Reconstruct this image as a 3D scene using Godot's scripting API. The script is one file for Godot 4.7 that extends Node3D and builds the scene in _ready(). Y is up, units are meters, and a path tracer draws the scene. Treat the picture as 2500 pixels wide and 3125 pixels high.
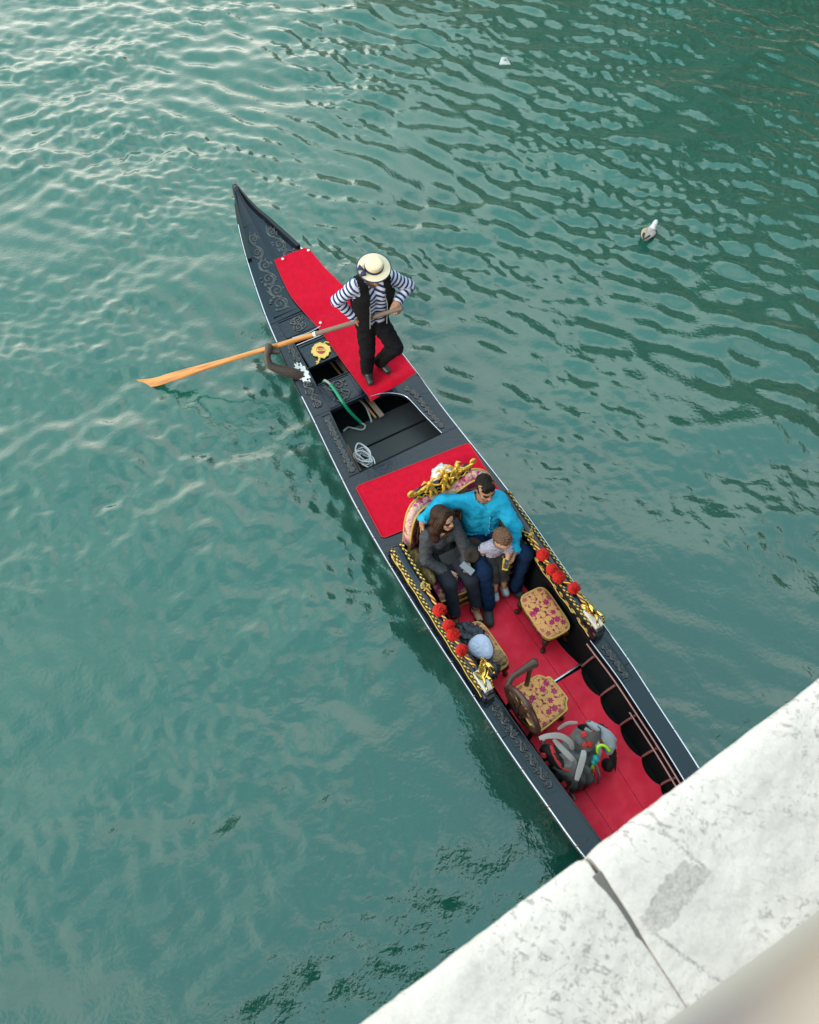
extends Node3D
# A gondola seen from a stone bridge. World axes: x runs towards the bow, y is up, z runs to starboard; the water lies at y = 0.

var M := {}
var used := {}


class MB:
	var v := PackedVector3Array()
	var n := PackedVector3Array()
	var uv := PackedVector2Array()
	var ix := PackedInt32Array()

	func tri(a: Vector3, b: Vector3, c: Vector3, inside: Vector3) -> void:
		var nn := (b - a).cross(c - a)
		if nn.length_squared() < 1e-16:
			return
		nn = nn.normalized()
		var s := v.size()
		if nn.dot((a + b + c) / 3.0 - inside) < 0.0:
			nn = -nn
			v.append_array([a, b, c])
		else:
			v.append_array([a, c, b])
		n.append_array([nn, nn, nn])
		for p in [v[s], v[s + 1], v[s + 2]]:
			uv.append(Vector2(p.x, p.z))
		ix.append_array([s, s + 1, s + 2])

	func quad(a: Vector3, b: Vector3, c: Vector3, d: Vector3, inside: Vector3) -> void:
		var nn := (c - a).cross(d - b)
		if nn.length_squared() < 1e-16:
			return
		nn = nn.normalized()
		var s := v.size()
		if nn.dot((a + b + c + d) / 4.0 - inside) < 0.0:
			nn = -nn
			v.append_array([a, b, c, d])
		else:
			v.append_array([a, d, c, b])
		n.append_array([nn, nn, nn, nn])
		for k in 4:
			uv.append(Vector2(v[s + k].x, v[s + k].z))
		ix.append_array([s, s + 1, s + 2, s, s + 2, s + 3])

	# chamfered box; basis b turns it
	func box(at: Vector3, size: Vector3, ch := 0.004, b := Basis()) -> void:
		var h := size / 2.0
		ch = minf(ch, minf(h.x, minf(h.y, h.z)) * 0.9)
		var P := func(sx: int, sy: int, sz: int, full: int) -> Vector3:
			var q := Vector3(sx * (h.x - (0.0 if full == 0 else ch)), sy * (h.y - (0.0 if full == 1 else ch)), sz * (h.z - (0.0 if full == 2 else ch)))
			return at + b * q
		for s in [-1, 1]:
			quad(P.call(s, -1, -1, 0), P.call(s, 1, -1, 0), P.call(s, 1, 1, 0), P.call(s, -1, 1, 0), at)
			quad(P.call(-1, s, -1, 1), P.call(1, s, -1, 1), P.call(1, s, 1, 1), P.call(-1, s, 1, 1), at)
			quad(P.call(-1, -1, s, 2), P.call(1, -1, s, 2), P.call(1, 1, s, 2), P.call(-1, 1, s, 2), at)
			for t in [-1, 1]:
				quad(P.call(s, t, -1, 0), P.call(s, t, 1, 0), P.call(s, t, 1, 1), P.call(s, t, -1, 1), at)
				quad(P.call(-1, s, t, 1), P.call(1, s, t, 1), P.call(1, s, t, 2), P.call(-1, s, t, 2), at)
				quad(P.call(s, -1, t, 0), P.call(s, 1, t, 0), P.call(s, 1, t, 2), P.call(s, -1, t, 2), at)
				for u in [-1, 1]:
					tri(P.call(s, t, u, 0), P.call(s, t, u, 1), P.call(s, t, u, 2), at)

	# smooth grid of rows x cols points; flips so that normals point away from the row's own inside point
	func grid(rows: Array, closed: bool, insides: Array, uvs := []) -> void:
		var nr := rows.size()
		var nc: int = rows[0].size()
		var base := v.size()
		var acc := PackedVector3Array()
		acc.resize(nr * nc)
		var faces := PackedInt32Array()
		var score := 0.0
		for r in nr - 1:
			for q in (nc if closed else nc - 1):
				var q2 := (q + 1) % nc
				var a := r * nc + q
				var b := r * nc + q2
				var c := (r + 1) * nc + q2
				var d := (r + 1) * nc + q
				var pa: Vector3 = rows[r][q]
				var pb: Vector3 = rows[r][q2]
				var pc: Vector3 = rows[r + 1][q2]
				var pd: Vector3 = rows[r + 1][q]
				var nn := (pc - pa).cross(pd - pb)
				acc[a] += nn
				acc[b] += nn
				acc[c] += nn
				acc[d] += nn
				var io: Vector3 = insides[mini(r, insides.size() - 1)]
				score += nn.dot((pa + pb + pc + pd) / 4.0 - io)
				faces.append_array([a, b, c, d])
		var flip := score < 0.0
		for r in nr:
			for q in nc:
				v.append(rows[r][q])
				var m := acc[r * nc + q]
				m = m.normalized() if m.length_squared() > 1e-20 else Vector3.UP
				n.append(-m if flip else m)
				uv.append(uvs[r * nc + q] if uvs.size() > 0 else Vector2(rows[r][q].x, rows[r][q].z))
		for k in range(0, faces.size(), 4):
			var a := base + faces[k]
			var b := base + faces[k + 1]
			var c := base + faces[k + 2]
			var d := base + faces[k + 3]
			if flip:
				ix.append_array([a, b, c, a, c, d])
			else:
				ix.append_array([a, c, b, a, d, c])

	# tube along a path; radii one per point (or a single one); flat squeezes the second axis
	func tube(path: Array, radii, sides := 8, caps := true, flat := 1.0, upv := Vector3.UP) -> void:
		var rows := []
		var np := path.size()
		var side := Vector3.ZERO
		for k in np:
			var t: Vector3 = path[mini(k + 1, np - 1)] - path[maxi(k - 1, 0)]
			t = t.normalized() if t.length_squared() > 1e-18 else Vector3.UP
			var s := t.cross(upv)
			if s.length_squared() < 1e-4:
				s = t.cross(Vector3(1, 0, 0.2))
			s = s.normalized()
			if side != Vector3.ZERO and upv == Vector3.UP:
				var s2 := (side - t * side.dot(t))
				if s2.length_squared() > 1e-6:
					s = s2.normalized()
			side = s
			var w := s.cross(t).normalized()
			var rad: float = radii[k] if radii is Array else radii
			var row := []
			for q in sides:
				var a := TAU * q / sides
				row.append(path[k] + s * cos(a) * rad + w * sin(a) * rad * flat)
			rows.append(row)
		grid(rows, true, path)
		if caps:
			for e in [0, np - 1]:
				var cen: Vector3 = path[e]
				var inside: Vector3 = path[1] if e == 0 else path[np - 2]
				for q in sides:
					tri(cen, rows[e][q], rows[e][(q + 1) % sides], inside)

	func ball(at: Vector3, r: Vector3, cols := 10, rws := 6, b := Basis(), jitter := 0.0, rng: RandomNumberGenerator = null) -> void:
		var rows := []
		for k in rws + 1:
			var row := []
			var th := PI * k / rws
			for q in cols:
				var a := TAU * q / cols
				var j := 1.0 + (rng.randf_range(-jitter, jitter) if rng != null else 0.0)
				row.append(at + b * (Vector3(sin(th) * cos(a) * r.x, cos(th) * r.y, sin(th) * sin(a) * r.z) * j))
			rows.append(row)
		if rng != null:
			for q in cols:
				rows[0][q] = rows[0][0]
				rows[rws][q] = rows[rws][0]
		grid(rows, true, [at])

	# upright prism over a polygon of (x, z), from y0 to y1
	func prism(poly: PackedVector2Array, y0: float, y1: float, lift = null) -> void:
		var mid := Vector2.ZERO
		for p in poly:
			mid += p
		mid /= poly.size()
		var L := func(p: Vector2, y: float) -> Vector3:
			return Vector3(p.x, y + (lift.call(p) if lift != null else 0.0), p.y)
		var t := Geometry2D.triangulate_polygon(poly)
		for k in range(0, t.size(), 3):
			var a := poly[t[k]]
			var b := poly[t[k + 1]]
			var c := poly[t[k + 2]]
			var below: Vector3 = (L.call(a, y1) + L.call(b, y1) + L.call(c, y1)) / 3.0 - Vector3(0, 1, 0)
			tri(L.call(a, y1), L.call(b, y1), L.call(c, y1), below)
			tri(L.call(a, y0), L.call(b, y0), L.call(c, y0), below + Vector3(0, 2.0, 0))
		var cw := Geometry2D.is_polygon_clockwise(poly)
		for k in poly.size():
			var a := poly[k]
			var b := poly[(k + 1) % poly.size()]
			var d := (b - a).orthogonal().normalized() * (1.0 if cw else -1.0)
			var m := (a + b) / 2.0 + d * 0.01
			quad(L.call(a, y0), L.call(b, y0), L.call(b, y1), L.call(a, y1), L.call(m, (y0 + y1) / 2.0))

	func lathe(at: Vector3, prof: Array, sides := 16, b := Basis()) -> void:
		var rows := []
		var ins := []
		for p in prof:
			var row := []
			for q in sides:
				var a := TAU * q / sides
				row.append(at + b * Vector3(cos(a) * p.x, p.y, sin(a) * p.x))
			rows.append(row)
			ins.append(at + b * Vector3(0, p.y, 0))
		grid(rows, true, ins)

	func mesh() -> ArrayMesh:
		var a := []
		a.resize(Mesh.ARRAY_MAX)
		a[Mesh.ARRAY_VERTEX] = v
		a[Mesh.ARRAY_NORMAL] = n
		a[Mesh.ARRAY_TEX_UV] = uv
		a[Mesh.ARRAY_INDEX] = ix
		var m := ArrayMesh.new()
		m.add_surface_from_arrays(Mesh.PRIMITIVE_TRIANGLES, a)
		return m


func lin(r: float, g: float, b: float, a := 1.0) -> Color:
	var c := Color(r, g, b).linear_to_srgb()
	c.a = a
	return c


func mat(key: String, r: float, g: float, b: float, rough := 0.6, metal := 0.0, spec := 0.5) -> StandardMaterial3D:
	var m := StandardMaterial3D.new()
	m.resource_name = key
	m.albedo_color = lin(r, g, b)
	m.roughness = rough
	m.metallic = metal
	m.metallic_specular = spec
	M[key] = m
	return m


func numbered(parent: Node, called: String) -> String:
	var key := str(parent.get_instance_id()) + "/" + called
	var k: int = used.get(key, 0)
	used[key] = k + 1
	return called if k == 0 else "%s_%03d" % [called, k]


func part(called: String, m, material: Material, parent: Node = self) -> MeshInstance3D:
	var o := MeshInstance3D.new()
	o.mesh = m.mesh() if m is MB else m
	o.material_override = material
	o.name = numbered(parent, called)
	parent.add_child(o, true)
	return o


func thing(called: String, label: String, category: String, group := "", at := Vector3.ZERO) -> Node3D:
	var o := Node3D.new()
	o.name = numbered(self, called)
	add_child(o, true)
	o.position = at
	return tag(o, label, category, group)


func tag(o: Node3D, label: String, category: String, group := "") -> Node3D:
	o.set_meta("label", label)
	o.set_meta("category", category)
	if group:
		o.set_meta("group", group)
	return o


func single(called: String, label: String, category: String, m, material: Material, group := "") -> MeshInstance3D:
	var o := part(called, m, material)
	tag(o, label, category, group)
	return o


func struct(called: String, m, material: Material) -> MeshInstance3D:
	var o := part(called, m, material)
	o.set_meta("kind", "structure")
	return o


# smooth interpolation through a table of [x, value]
func curve(t: Array, x: float) -> float:
	var k := 0
	var last := t.size() - 1
	if x <= t[0][0]:
		return t[0][1]
	if x >= t[last][0]:
		return t[last][1]
	while t[k + 1][0] < x:
		k += 1
	var x0: float = t[k][0]
	var x1: float = t[k + 1][0]
	var y0: float = t[k][1]
	var y1: float = t[k + 1][1]
	var h := x1 - x0
	var d := (y1 - y0) / h
	var m0: float = d if k == 0 else ((y1 - t[k - 1][1]) / (x1 - t[k - 1][0]))
	var m1: float = d if k + 1 == last else ((t[k + 2][1] - y0) / (t[k + 2][0] - x0))
	var s := (x - x0) / h
	var s2 := s * s
	var s3 := s2 * s
	return (2 * s3 - 3 * s2 + 1) * y0 + (s3 - 2 * s2 + s) * h * m0 + (-2 * s3 + 3 * s2) * y1 + (s3 - s2) * h * m1


func arc(points: Array, steps := 6) -> Array:
	# Catmull-Rom through the points
	var out := []
	var np := points.size()
	for k in np - 1:
		var p0: Vector3 = points[maxi(k - 1, 0)]
		var p1: Vector3 = points[k]
		var p2: Vector3 = points[k + 1]
		var p3: Vector3 = points[mini(k + 2, np - 1)]
		for s in steps:
			var t := float(s) / steps
			out.append(0.5 * (2.0 * p1 + (p2 - p0) * t + (2.0 * p0 - 5.0 * p1 + 4.0 * p2 - p3) * t * t + (3.0 * p1 - p0 - 3.0 * p2 + p3) * t * t * t))
	out.append(points[np - 1])
	return out


func noise_tex(size: int, freq: float, colors: Array, offsets: Array, seed_ := 1, octaves := 4, kind := FastNoiseLite.TYPE_SIMPLEX_SMOOTH) -> NoiseTexture2D:
	var f := FastNoiseLite.new()
	f.noise_type = kind
	f.frequency = freq
	f.seed = seed_
	f.fractal_octaves = octaves
	var t := NoiseTexture2D.new()
	t.width = size
	t.height = size
	t.seamless = true
	t.noise = f
	if colors.size() > 0:
		var g := Gradient.new()
		g.colors = PackedColorArray(colors)
		g.offsets = PackedFloat32Array(offsets)
		t.color_ramp = g
	return t


func fnoise(seed_: int, octaves := 1, freq := 1.0) -> FastNoiseLite:
	var f := FastNoiseLite.new()
	f.noise_type = FastNoiseLite.TYPE_SIMPLEX_SMOOTH
	f.frequency = freq
	f.seed = seed_
	f.fractal_type = FastNoiseLite.FRACTAL_NONE if octaves == 1 else FastNoiseLite.FRACTAL_FBM
	f.fractal_octaves = octaves
	return f


func _ready() -> void:
	make_camera_and_light()
	make_materials()
	make_water()
	make_bridge()
	make_palaces()
	make_gondola()
	make_furniture()
	make_people()
	make_small_things()


func make_camera_and_light() -> void:
	var cam := Camera3D.new()
	cam.name = "camera"
	add_child(cam)
	# looks down 59 degrees from the bridge, towards the stern
	var ph := deg_to_rad(30.0)
	var th := deg_to_rad(59.0)
	var right := Vector3(sin(ph), 0, -cos(ph))
	var away := Vector3(-cos(ph), 0, -sin(ph))
	var fwd := away * cos(th) + Vector3.DOWN * sin(th)
	cam.transform = Transform3D(Basis(right, right.cross(fwd), -fwd), Vector3(4.029, 7.692, 2.421))
	cam.near = 0.02
	cam.far = 900.0
	cam.fov = 61.82
	var at := CameraAttributesPhysical.new()
	at.frustum_focal_length = 12.0 / tan(deg_to_rad(61.82 / 2.0))
	at.frustum_focus_distance = 8.4
	at.exposure_aperture = 4.0
	at.frustum_near = 0.02
	at.frustum_far = 900.0
	cam.attributes = at
	cam.current = true

	var e := Environment.new()
	e.background_mode = Environment.BG_SKY
	var sm := PanoramaSkyMaterial.new()
	sm.panorama = sky_image()
	sm.energy_multiplier = 1.0
	var sky := Sky.new()
	sky.sky_material = sm
	e.sky = sky
	e.tonemap_mode = Environment.TONE_MAPPER_LINEAR
	e.tonemap_exposure = 2.1
	e.sdfgi_enabled = true
	e.ssao_enabled = true
	e.ssil_enabled = true
	var we := WorldEnvironment.new()
	we.environment = e
	add_child(we)

	var sun := DirectionalLight3D.new()
	sun.name = "sun"
	sun.light_energy = 0.4
	sun.light_color = Color(1.0, 0.93, 0.84)
	sun.light_angular_distance = 20.0
	sun.shadow_enabled = true
	add_child(sun)
	# a veiled sun over the starboard bank
	sun.look_at_from_position(Vector3(2, 5, 10.5), Vector3.ZERO, Vector3.UP)


# an even, lightly clouded sky: cooler overhead, pale and warm towards the horizon
func sky_image() -> ImageTexture:
	var w := 768
	var h := 384
	var img := Image.create(w, h, false, Image.FORMAT_RGBF)
	var nz := fnoise(3, 4, 1.0)
	for y in h:
		var el := (0.5 - (y + 0.5) / h) * PI
		for x in w:
			var az := (x + 0.5) / w * TAU
			var c := Vector3(0.40, 0.44, 0.40) * 0.5
			if el > 0.0:
				var s := sin(el)
				var k := pow(1.0 - s, 1.6)
				c = Vector3(0.40, 0.74, 0.82).lerp(Vector3(1.95, 1.78, 1.55), k)
				var d := Vector3(cos(az) * cos(el), s, sin(az) * cos(el))
				var q := d / maxf(0.25, s + 0.25)
				var cl := smoothstep(-0.25, 0.45, nz.get_noise_2d(q.x * 1.5 + 3.0, q.z * 1.5))
				c = c.lerp(Vector3(1.30, 1.32, 1.26), cl * 0.50)
			img.set_pixel(x, y, Color(c.x, c.y, c.z))
	return ImageTexture.create_from_image(img)

func make_materials() -> void:
	var w := mat("water", 0.006, 0.082, 0.060, 0.03, 0.0, 0.71)
	w.transparency = BaseMaterial3D.TRANSPARENCY_ALPHA
	w.albedo_color.a = 0.84
	w.heightmap_enabled = true
	w.heightmap_scale = 0.2
	w.heightmap_texture = noise_tex(1024, 0.018, [], [], 5, 4)
	w.uv1_scale = Vector3(0.9, 0.9, 0.9)
	mat("bed", 0.02, 0.06, 0.04, 1.0)
	# lacquered wood of the boat
	var lq := mat("lacquer", 0.004, 0.008, 0.019, 0.17, 0.0, 0.5)
	lq.heightmap_enabled = true
	lq.heightmap_scale = 0.12
	lq.heightmap_texture = noise_tex(256, 0.03, [], [], 9, 3)
	lq.uv1_triplanar = true
	lq.uv1_scale = Vector3(2, 2, 2)
	mat("hull_black", 0.008, 0.009, 0.012, 0.2, 0.0, 0.5)
	mat("carving", 0.034, 0.038, 0.046, 0.3, 0.0, 0.6)  # paler than the lacquer, so highlights on the relief are put into the colour
	mat("dark_inside", 0.006, 0.008, 0.009, 0.8, 0.0, 0.25)
	mat("board_black", 0.014, 0.017, 0.021, 0.5)
	mat("chrome", 0.46, 0.49, 0.56, 0.18, 1.0)
	var gl := mat("gilt", 0.66, 0.38, 0.045, 0.36, 0.5)
	gl.metallic_specular = 0.6
	mat("brass", 0.70, 0.47, 0.12, 0.16, 1.0)
	mat("gold_paint", 0.62, 0.42, 0.10, 0.42, 0.2)
	mat("rope_yellow", 0.62, 0.42, 0.06, 0.6)
	mat("rope_black", 0.012, 0.012, 0.014, 0.6)
	mat("white_paint", 0.62, 0.62, 0.62, 0.5)
	mat("white_rope", 0.50, 0.50, 0.53, 0.8)
	mat("grey_rope", 0.22, 0.25, 0.24, 0.85)
	mat("green_hose", 0.0, 0.19, 0.10, 0.4)
	mat("dusty_wood", 0.15, 0.12, 0.10, 0.8)
	mat("dark_red", 0.16, 0.008, 0.02, 0.6)
	mat("pole_wood", 0.22, 0.11, 0.05, 0.6)
	var rc := mat("red_carpet", 1.0, 1.0, 1.0, 0.95, 0.0, 0.2)
	rc.albedo_texture = noise_tex(512, 0.02, [lin(0.43, 0.001, 0.019), lin(0.485, 0.002, 0.023)], [0.25, 0.75], 3, 6)
	rc.uv1_triplanar = true
	rc.uv1_scale = Vector3(1.1, 1.1, 1.1)
	rc.rim_enabled = true
	rc.rim = 0.25
	rc.rim_tint = 0.9
	rc.heightmap_enabled = true
	rc.heightmap_scale = 0.2
	rc.heightmap_texture = noise_tex(256, 0.12, [], [], 4, 2)
	mat("carpet_edge", 0.42, 0.01, 0.02, 0.9)
	var rf := mat("red_floor", 1.0, 1.0, 1.0, 0.7, 0.0, 0.35)
	rf.albedo_texture = noise_tex(512, 0.012, [lin(0.84, 0.018, 0.052), lin(0.90, 0.034, 0.072)], [0.25, 0.75], 8, 6)
	rf.uv1_triplanar = true
	rf.uv1_scale = Vector3(0.8, 0.8, 0.8)
	mat("shield_red", 0.30, 0.012, 0.02, 0.5)
	mat("grab_rail", 0.42, 0.22, 0.21, 0.35, 0.4)
	mat("dark_metal", 0.06, 0.065, 0.08, 0.35, 0.8)
	mat("navy", 0.012, 0.014, 0.06, 0.7)
	mat("walnut", 0.055, 0.026, 0.018, 0.38)
	mat("walnut_grey", 0.052, 0.034, 0.028, 0.5)
	var ow := mat("oar_wood", 1, 1, 1, 0.42)
	ow.albedo_texture = noise_tex(256, 0.02, [lin(0.30, 0.10, 0.015), lin(0.42, 0.165, 0.032), lin(0.47, 0.21, 0.055)], [0.2, 0.5, 0.8], 6, 4)
	ow.uv1_scale = Vector3(0.6, 3.0, 1)
	mat("oar_grip", 0.14, 0.10, 0.075, 0.7)
	# stone
	var s := mat("stone", 1, 1, 1, 0.85, 0.0, 0.3)
	s.albedo_texture = stone_image(11, Vector3(0.71, 0.635, 0.61), 1.0)
	s.uv1_scale = Vector3(0.8, 0.8, 0.8)
	s.heightmap_enabled = true
	s.heightmap_scale = 0.9
	s.heightmap_texture = noise_tex(512, 0.02, [], [], 13, 5)
	var s2 := mat("stone_warm", 1, 1, 1, 0.9, 0.0, 0.3)
	s2.albedo_texture = noise_tex(256, 0.02, [lin(0.22, 0.19, 0.22), lin(0.40, 0.31, 0.25), lin(0.48, 0.41, 0.37)], [0.25, 0.5, 0.75], 21, 4)
	s2.uv1_triplanar = true
	s2.uv1_scale = Vector3(4, 4, 4)
	mat("stone_plain", 0.42, 0.40, 0.37, 0.9)
	mat("mortar", 0.17, 0.155, 0.15, 1.0)
	mat("plaster_ochre", 0.15, 0.10, 0.06, 0.9)
	mat("plaster_rose", 0.17, 0.09, 0.07, 0.9)
	mat("brick_wall", 0.10, 0.05, 0.035, 0.9)
	mat("trim_stone", 0.42, 0.40, 0.36, 0.8)
	mat("shutter", 0.02, 0.06, 0.04, 0.6)
	mat("window_glass", 0.02, 0.025, 0.03, 0.05)
	mat("roof_tile", 0.24, 0.09, 0.05, 0.9)


# pale limestone: cloudy tone, lichen specks and crack-like veins of dirt
func stone_image(seed_: int, base: Vector3, scale_: float) -> ImageTexture:
	var sz := 896
	var img := Image.create(sz, sz, false, Image.FORMAT_RGB8)
	var a := fnoise(seed_, 4, 0.007 * scale_)
	var b := fnoise(seed_ + 1, 4, 0.026 * scale_)
	var c := fnoise(seed_ + 2, 3, 0.07 * scale_)
	var d := fnoise(seed_ + 3, 3, 0.0045 * scale_)
	var e := fnoise(seed_ + 4, 2, 0.22 * scale_)
	var worn := PackedVector2Array([Vector2(4.094, 1.853), Vector2(4.052, 1.885), Vector2(4.058, 1.925), Vector2(4.075, 1.965), Vector2(4.085, 2.008), Vector2(4.115, 2.006), Vector2(4.124, 1.97), Vector2(4.106, 1.915)])
	var cracks := PackedVector2Array([Vector2(3.955, 1.88), Vector2(4.001, 1.883), Vector2(4.051, 1.871), Vector2(4.091, 1.856), Vector2(4.108, 2.004), Vector2(4.174, 1.978), Vector2(4.246, 1.943), Vector2(4.32, 1.93)])
	for y in sz:
		for x in sz:
			var na := a.get_noise_2d(x, y)
			var ne := e.get_noise_2d(x, y)
			var nc := c.get_noise_2d(x, y)
			var region := smoothstep(-0.3, 0.2, d.get_noise_2d(x, y))
			# lichen network and pits
			var vein := absf(b.get_noise_2d(x + 90.0 * na, y - 70.0 * na) + 0.12 * nc)
			var dirt := (1.0 - smoothstep(0.0, 0.085, vein)) * (0.25 + 0.75 * region) * smoothstep(-0.4, 0.15, nc + 0.4 * ne) * 0.70
			dirt = maxf(dirt, smoothstep(0.40, 0.52, nc) * (0.12 + 0.35 * region))
			# one long hairline crack
			var cr := absf(x - sz * 0.72 - 60.0 * na - 22.0 * nc - (y - sz * 0.5) * 0.35)
			dirt = maxf(dirt, (1.0 - smoothstep(0.8, 2.6, cr)) * 0.6)
			# the worn grey patch beside the joint, with its ragged outline, and the cracks that bound it
			var wp := Vector2(x, y) / float(sz) / 0.8 + Vector2(3.75, 1.25) + Vector2(nc, ne) * 0.006
			if wp.x < 4.3 and wp.x > 3.9 and wp.y > 1.8 and wp.y < 2.1:
				if Geometry2D.is_point_in_polygon(wp, worn):
					dirt = maxf(dirt, 0.36 + 0.30 * ne + 0.25 * nc)
				for q in cracks.size() - 1:
					var near := Geometry2D.get_closest_point_to_segment(wp, cracks[q], cracks[q + 1])
					if q != 3:
						dirt = maxf(dirt, (1.0 - smoothstep(0.001, 0.0035, near.distance_to(wp))) * (0.5 + 0.5 * nc))
			var col := base * (1.0 + 0.10 * na + 0.07 * ne + 0.05 * nc)
			col = col.lerp(Vector3(0.17, 0.145, 0.14), clampf(dirt, 0.0, 0.85))
			img.set_pixel(x, y, lin(col.x, col.y, col.z))
	img.generate_mipmaps()
	return ImageTexture.create_from_image(img)


var wn := []
var trains := []


func wave_setup() -> void:
	for k in 4:
		wn.append(fnoise(100 + k * 7))
	var rng := RandomNumberGenerator.new()
	rng.seed = 2024
	# three families of short-crested wave trains: [count, shortest, longest, mean heading, spread, slope of each]
	for fam in [[20, 0.28, 0.54, 61.0, 30.0, 0.041], [20, 0.11, 0.24, 70.0, 75.0, 0.027], [9, 0.75, 1.9, 40.0, 60.0, 0.030], [14, 0.16, 0.45, 140.0, 55.0, 0.033]]:
		var list := []
		for q in fam[0]:
			var l: float = fam[1] * pow(fam[2] / fam[1], rng.randf())
			var kk := TAU / l
			var d := deg_to_rad(fam[3] + rng.randfn(0.0, 0.6) * fam[4])
			list.append([kk * cos(d), kk * sin(d), rng.randf() * TAU, fam[5] / kk])
		trains.append(list)


func make_water() -> void:
	wave_setup()
	var x0 := -13.5
	var x1 := 5.5
	var z0 := -12.6
	var z1 := 7.2
	var st := 0.027
	var nx := int((x1 - x0) / st) + 1
	var nz := int((z1 - z0) / st) + 1
	var hs := PackedFloat32Array()
	hs.resize(nx * nz)
	# where each family is strong: lively ripples far out, gentler water by the boat and the bridge
	var wts := [PackedFloat32Array(), PackedFloat32Array(), PackedFloat32Array(), PackedFloat32Array()]
	for f in 4:
		wts[f].resize(nx * nz)
	for i in nx:
		var x := x0 + i * st
		for j in nz:
			var z := z0 + j * st
			var edge := minf(1.0, minf(minf(i, nx - 1 - i), minf(j, nz - 1 - j)) / 20.0)
			var far := smoothstep(2.5, -4.5, x + 0.35 * z)
			var n1: float = wn[0].get_noise_2d(x * 0.22, z * 0.22)
			var n2: float = wn[1].get_noise_2d(x * 0.35 + 9.0, z * 0.35)
			var n3: float = wn[2].get_noise_2d(x * 0.28, z * 0.28 + 5.0)
			var port := smoothstep(1.0, -2.0, z)
			var k := i * nz + j
			wts[0][k] = edge * (0.40 + 0.66 * far) * (0.85 + 0.30 * port) * (1.0 + 0.45 * n1)
			wts[1][k] = edge * (0.62 + 0.5 * far) * maxf(0.1, 1.0 + 1.3 * n2)
			wts[2][k] = edge * (1.0 + 0.5 * n3)
			wts[3][k] = edge * maxf(0.0, (1.0 - 0.72 * port) * (0.45 + 0.55 * far) * (1.2 + 1.2 * n3 + 0.5 * n1))
	var line := PackedFloat32Array()
	line.resize(nz)
	for f in 4:
		var wt: PackedFloat32Array = wts[f]
		for i in nx:
			var x := x0 + i * st
			line.fill(0.0)
			for t in trains[f]:
				# sin along the row by rotation
				var ph: float = t[0] * x + t[1] * z0 + t[2]
				var am: float = t[3]
				var s := sin(ph) * am
				var c := cos(ph) * am
				var ds := sin(t[1] * st)
				var dc := cos(t[1] * st)
				for j in nz:
					line[j] += s
					var s2 := s * dc + c * ds
					c = c * dc - s * ds
					s = s2
			var base := i * nz
			for j in nz:
				hs[base + j] += line[j] * wt[base + j]
	var v := PackedVector3Array()
	var n := PackedVector3Array()
	var uv := PackedVector2Array()
	var ix := PackedInt32Array()
	v.resize(nx * nz)
	n.resize(nx * nz)
	uv.resize(nx * nz)
	for i in nx:
		for j in nz:
			var k := i * nz + j
			v[k] = Vector3(x0 + i * st, hs[k], z0 + j * st)
			uv[k] = Vector2(v[k].x, v[k].z)
			var dx := hs[mini(i + 1, nx - 1) * nz + j] - hs[maxi(i - 1, 0) * nz + j]
			var dz := hs[i * nz + mini(j + 1, nz - 1)] - hs[i * nz + maxi(j - 1, 0)]
			n[k] = Vector3(-dx, 2.0 * st, -dz).normalized()
	ix.resize((nx - 1) * (nz - 1) * 6)
	var q := 0
	for i in nx - 1:
		for j in nz - 1:
			var a := i * nz + j
			ix[q] = a
			ix[q + 1] = a + nz + 1
			ix[q + 2] = a + 1
			ix[q + 3] = a
			ix[q + 4] = a + nz
			ix[q + 5] = a + nz + 1
			q += 6
	# the far sheet, out to the horizon, round the fine one
	for r in [[-400.0, x0, -400.0, 400.0], [x1, 400.0, -400.0, 400.0], [x0, x1, -400.0, z0], [x0, x1, z1, 400.0]]:
		var s := v.size()
		v.append_array([Vector3(r[0], 0, r[2]), Vector3(r[1], 0, r[2]), Vector3(r[1], 0, r[3]), Vector3(r[0], 0, r[3])])
		for k in 4:
			n.append(Vector3.UP)
			uv.append(Vector2(v[s + k].x, v[s + k].z))
		ix.append_array([s, s + 1, s + 2, s, s + 2, s + 3])
	var a := []
	a.resize(Mesh.ARRAY_MAX)
	a[Mesh.ARRAY_VERTEX] = v
	a[Mesh.ARRAY_NORMAL] = n
	a[Mesh.ARRAY_TEX_UV] = uv
	a[Mesh.ARRAY_INDEX] = ix
	var m := ArrayMesh.new()
	m.add_surface_from_arrays(Mesh.PRIMITIVE_TRIANGLES, a)
	struct("canal_water", m, M.water)
	var b := MB.new()
	b.quad(Vector3(-400, -2.6, -400), Vector3(400, -2.6, -400), Vector3(400, -2.6, 400), Vector3(-400, -2.6, 400), Vector3(0, -10, 0))
	struct("canal_bed", b, M.bed)


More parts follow.
